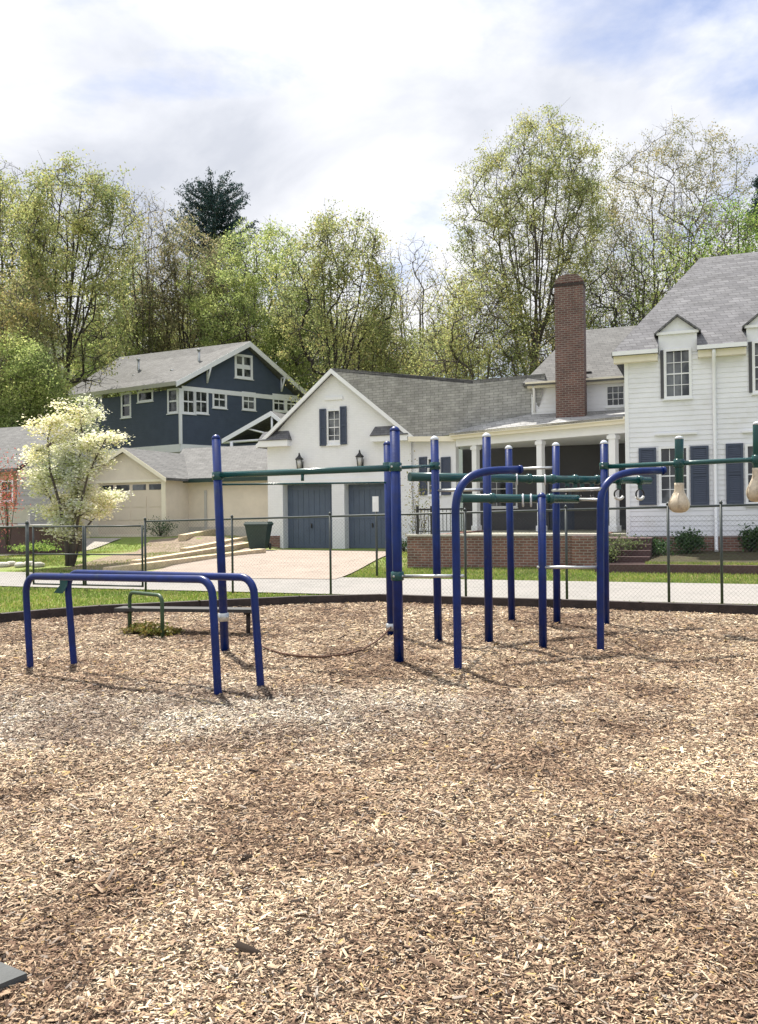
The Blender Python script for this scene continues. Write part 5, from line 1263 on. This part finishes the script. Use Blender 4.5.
def chips():
    rs = np.random.default_rng(9); Ps = []; Ls = []
    for y0, y1, dens, L in ((1.6, 2.3, 6000, .017), (2.3, 3.6, 16500, .0165), (3.6, 5.2, 11500, .019), (5.2, 7.5, 7000, .0215), (7.5, 10, 3800, .026), (10, 16, 1400, .031)):
        wmax = .5 * y1 + 3.5; n = int((y1 - y0) * 2 * wmax * dens); y = rs.uniform(y0, y1, n); x = rs.uniform(-wmax, wmax, n)
        e_ = np.abs(x) - (.47 * y + .45); k = (e_ < 0) | ((e_ < 3) & (rs.random(n) < .42 - .1 * np.maximum(e_, 0))); x = x[k]; y = y[k]; Ps.append(np.stack([x, y], 1)); Ls.append(np.full(len(x), L))
    P = np.concatenate(Ps); L = np.concatenate(Ls)
    by = np.interp(P[:, 0], [b.x for b in bw], [b.y for b in bw]); k = P[:, 1] < by - .03; P = P[k]; L = L[k]; n = len(P)
    z = np.array([chipz(x, y) for x, y in P])
    L = L * np.exp(rs.normal(0, .38, n)); W = L * rs.uniform(.16, .42, n); T = W * rs.uniform(.15, .4, n)
    an = rs.uniform(0, 6.283, n); tilt = rs.normal(0, .2, n); rl_ = rs.normal(0, .35, n)
    a = np.stack([np.cos(an) * np.cos(tilt), np.sin(an) * np.cos(tilt), np.sin(tilt)], 1)
    s = np.stack([-np.sin(an), np.cos(an), np.zeros(n)], 1); u = np.cross(a, s)
    s2 = s * np.cos(rl_)[:, None] + u * np.sin(rl_)[:, None]; u2 = np.cross(a, s2)
    c = np.stack([P[:, 0], P[:, 1], z + np.abs(np.sin(tilt)) * L * .35 + np.abs(np.sin(rl_)) * W * .3 + T * .5 + rs.uniform(0, .009, n)], 1)
    A = a * (L / 2)[:, None]; B = s2 * (W / 2)[:, None]; Cc = u2 * (T / 2)[:, None]
    tap = rs.uniform(.2, .9, n)[:, None]; tap2 = rs.uniform(.5, 1, n)[:, None]
    v = np.empty((n, 6, 3))
    v[:, 0] = c - A - B * tap - Cc; v[:, 1] = c + A - B * tap2 - Cc; v[:, 2] = c + A + B * tap - Cc; v[:, 3] = c - A + B * tap2 - Cc
    v[:, 4] = c - A * .8 + Cc + B * rs.uniform(-.5, .5, n)[:, None]; v[:, 5] = c + A * .85 + Cc + B * rs.uniform(-.5, .5, n)[:, None]
    f = np.array([0, 1, 5, 4, 2, 3, 4, 5, 1, 2, 5, 3, 0, 4]); cn = np.tile(np.array([4, 4, 3, 3]), n)
    fl = (np.arange(n)[:, None] * 6 + f[None]).reshape(-1)
    me = mesh_np('wood_chips', v.reshape(-1, 3), fl, cn, chipmat())
    o = bpy.data.objects.new('wood_chips', me); C.objects.link(o); o['kind'] = 'stuff'; print('chips', n)
chips()
# ---------------------------------------------------------------- sky and sun
sd = Vector((-.42, .90, 0)).normalized(); el = R(61)
sdir = sd * math.cos(el) + Z * math.sin(el)
W = bpy.data.worlds.new('World'); S.world = W; W.use_nodes = True; nt = W.node_tree
bg = nt.nodes['Background']; bg.inputs['Strength'].default_value = SKY
sky = N(nt, 'ShaderNodeTexSky', sky_type='NISHITA', sun_disc=False, sun_elevation=el, sun_rotation=math.atan2(sd.x, sd.y), air_density=1.0, dust_density=.6, ozone_density=1.6)
tc = N(nt, 'ShaderNodeTexCoord')
sx = N(nt, 'ShaderNodeSeparateXYZ'); lk(nt, tc.outputs['Generated'], sx.inputs[0])
zz = N(nt, 'ShaderNodeMath', operation='MAXIMUM'); zz.inputs[1].default_value = 0; lk(nt, sx.outputs['Z'], zz.inputs[0])
za = N(nt, 'ShaderNodeMath', operation='ADD'); za.inputs[1].default_value = .22; lk(nt, zz.outputs[0], za.inputs[0])
dx = N(nt, 'ShaderNodeMath', operation='DIVIDE'); lk(nt, sx.outputs['X'], dx.inputs[0]); lk(nt, za.outputs[0], dx.inputs[1])
dy = N(nt, 'ShaderNodeMath', operation='DIVIDE'); lk(nt, sx.outputs['Y'], dy.inputs[0]); lk(nt, za.outputs[0], dy.inputs[1])
cb = N(nt, 'ShaderNodeCombineXYZ'); lk(nt, dx.outputs[0], cb.inputs[0]); lk(nt, dy.outputs[0], cb.inputs[1]); cb.inputs[2].default_value = CLOUDZ
n1 = N(nt, 'ShaderNodeTexNoise', i_Scale=CSC, i_Detail=9, i_Roughness=.56, i_Distortion=.25); lk(nt, cb.outputs[0], n1.inputs['Vector'])
cov = ramp(nt, [(COV, (0, 0, 0)), (COV + .14, (1, 1, 1))]); lb = N(nt, 'ShaderNodeMath', operation='MULTIPLY_ADD'); lb.inputs[1].default_value = -.10; lk(nt, dx.outputs[0], lb.inputs[0]); lk(nt, n1.outputs['Fac'], lb.inputs[2])  # thinner cover to the east
lk(nt, lb.outputs[0], cov.inputs['Fac'])
n2 = N(nt, 'ShaderNodeTexNoise', i_Scale=1.7, i_Detail=7, i_Roughness=.55, i_Distortion=.3)
mp = N(nt, 'ShaderNodeMapping'); mp.inputs['Location'].default_value = (3.7, 1.2, 5); lk(nt, cb.outputs[0], mp.inputs[0]); lk(nt, mp.outputs[0], n2.inputs['Vector'])
cc = ramp(nt, [(.34, tuple(x * CL for x in (.55, .575, .64)) ), (.66, (1.0 * CL, 1.0 * CL, 1.02 * CL))]); lk(nt, n2.outputs['Fac'], cc.inputs['Fac'])
sk = N(nt, 'ShaderNodeMix', data_type='RGBA', blend_type='MULTIPLY'); sk.inputs['Factor'].default_value = 1
lk(nt, sky.outputs['Color'], sk.inputs['A']); sk.inputs['B'].default_value = tuple(SKYADD) + (1,)
zb2 = N(nt, 'ShaderNodeMath', operation='MULTIPLY_ADD'); zb2.inputs[1].default_value = CB * .62; zb2.inputs[2].default_value = CB * .40; lk(nt, zz.outputs[0], zb2.inputs[0])  # overcast sky: brighter overhead
cm = N(nt, 'ShaderNodeVectorMath', operation='SCALE'); lk(nt, zb2.outputs[0], cm.inputs['Scale']); lk(nt, cc.outputs['Color'], cm.inputs[0])
mx = N(nt, 'ShaderNodeMix', data_type='RGBA'); lk(nt, cov.outputs['Color'], mx.inputs['Factor']); lk(nt, sk.outputs['Result'], mx.inputs['A']); lk(nt, cm.outputs[0], mx.inputs['B'])
lk(nt, mx.outputs['Result'], bg.inputs['Color'])
L = bpy.data.lights.new('sun', 'SUN'); L.energy = SUN; L.angle = R(1.0); L.color = (1.0, .94, .85)
lo = bpy.data.objects.new('sun', L); C.objects.link(lo); lo.rotation_euler = (-sdir).to_track_quat('-Z', 'Y').to_euler(); lo.location = (0, 0, 60)
vs = S.view_settings; vs.view_transform = 'Standard'; vs.look = 'None'; vs.gamma = 1; vs.use_curve_mapping = False; vs.exposure = EXPO
S.render.engine = 'CYCLES'; S.cycles.use_denoising = True; S.cycles.max_bounces = 6; S.cycles.transparent_max_bounces = 4

# ---------------------------------------------------------------- air
def haze(dens):
    mb = MB(); mb.box((-330, -120, -2), (660, 0, 0), (0, 480, 0), (0, 0, 50)); mt, nt, b = newmat('thin_air'); nt.nodes.remove(b)
    v = N(nt, 'ShaderNodeVolumePrincipled'); v.inputs['Color'].default_value = (.93, .95, 1, 1); v.inputs['Density'].default_value = dens; v.inputs['Anisotropy'].default_value = .3
    lk(nt, v.outputs[0], nt.nodes['Material Output'].inputs['Volume']); o = mb.build('haze', mt); o['kind'] = 'stuff'
if HAZE: haze(HAZE)
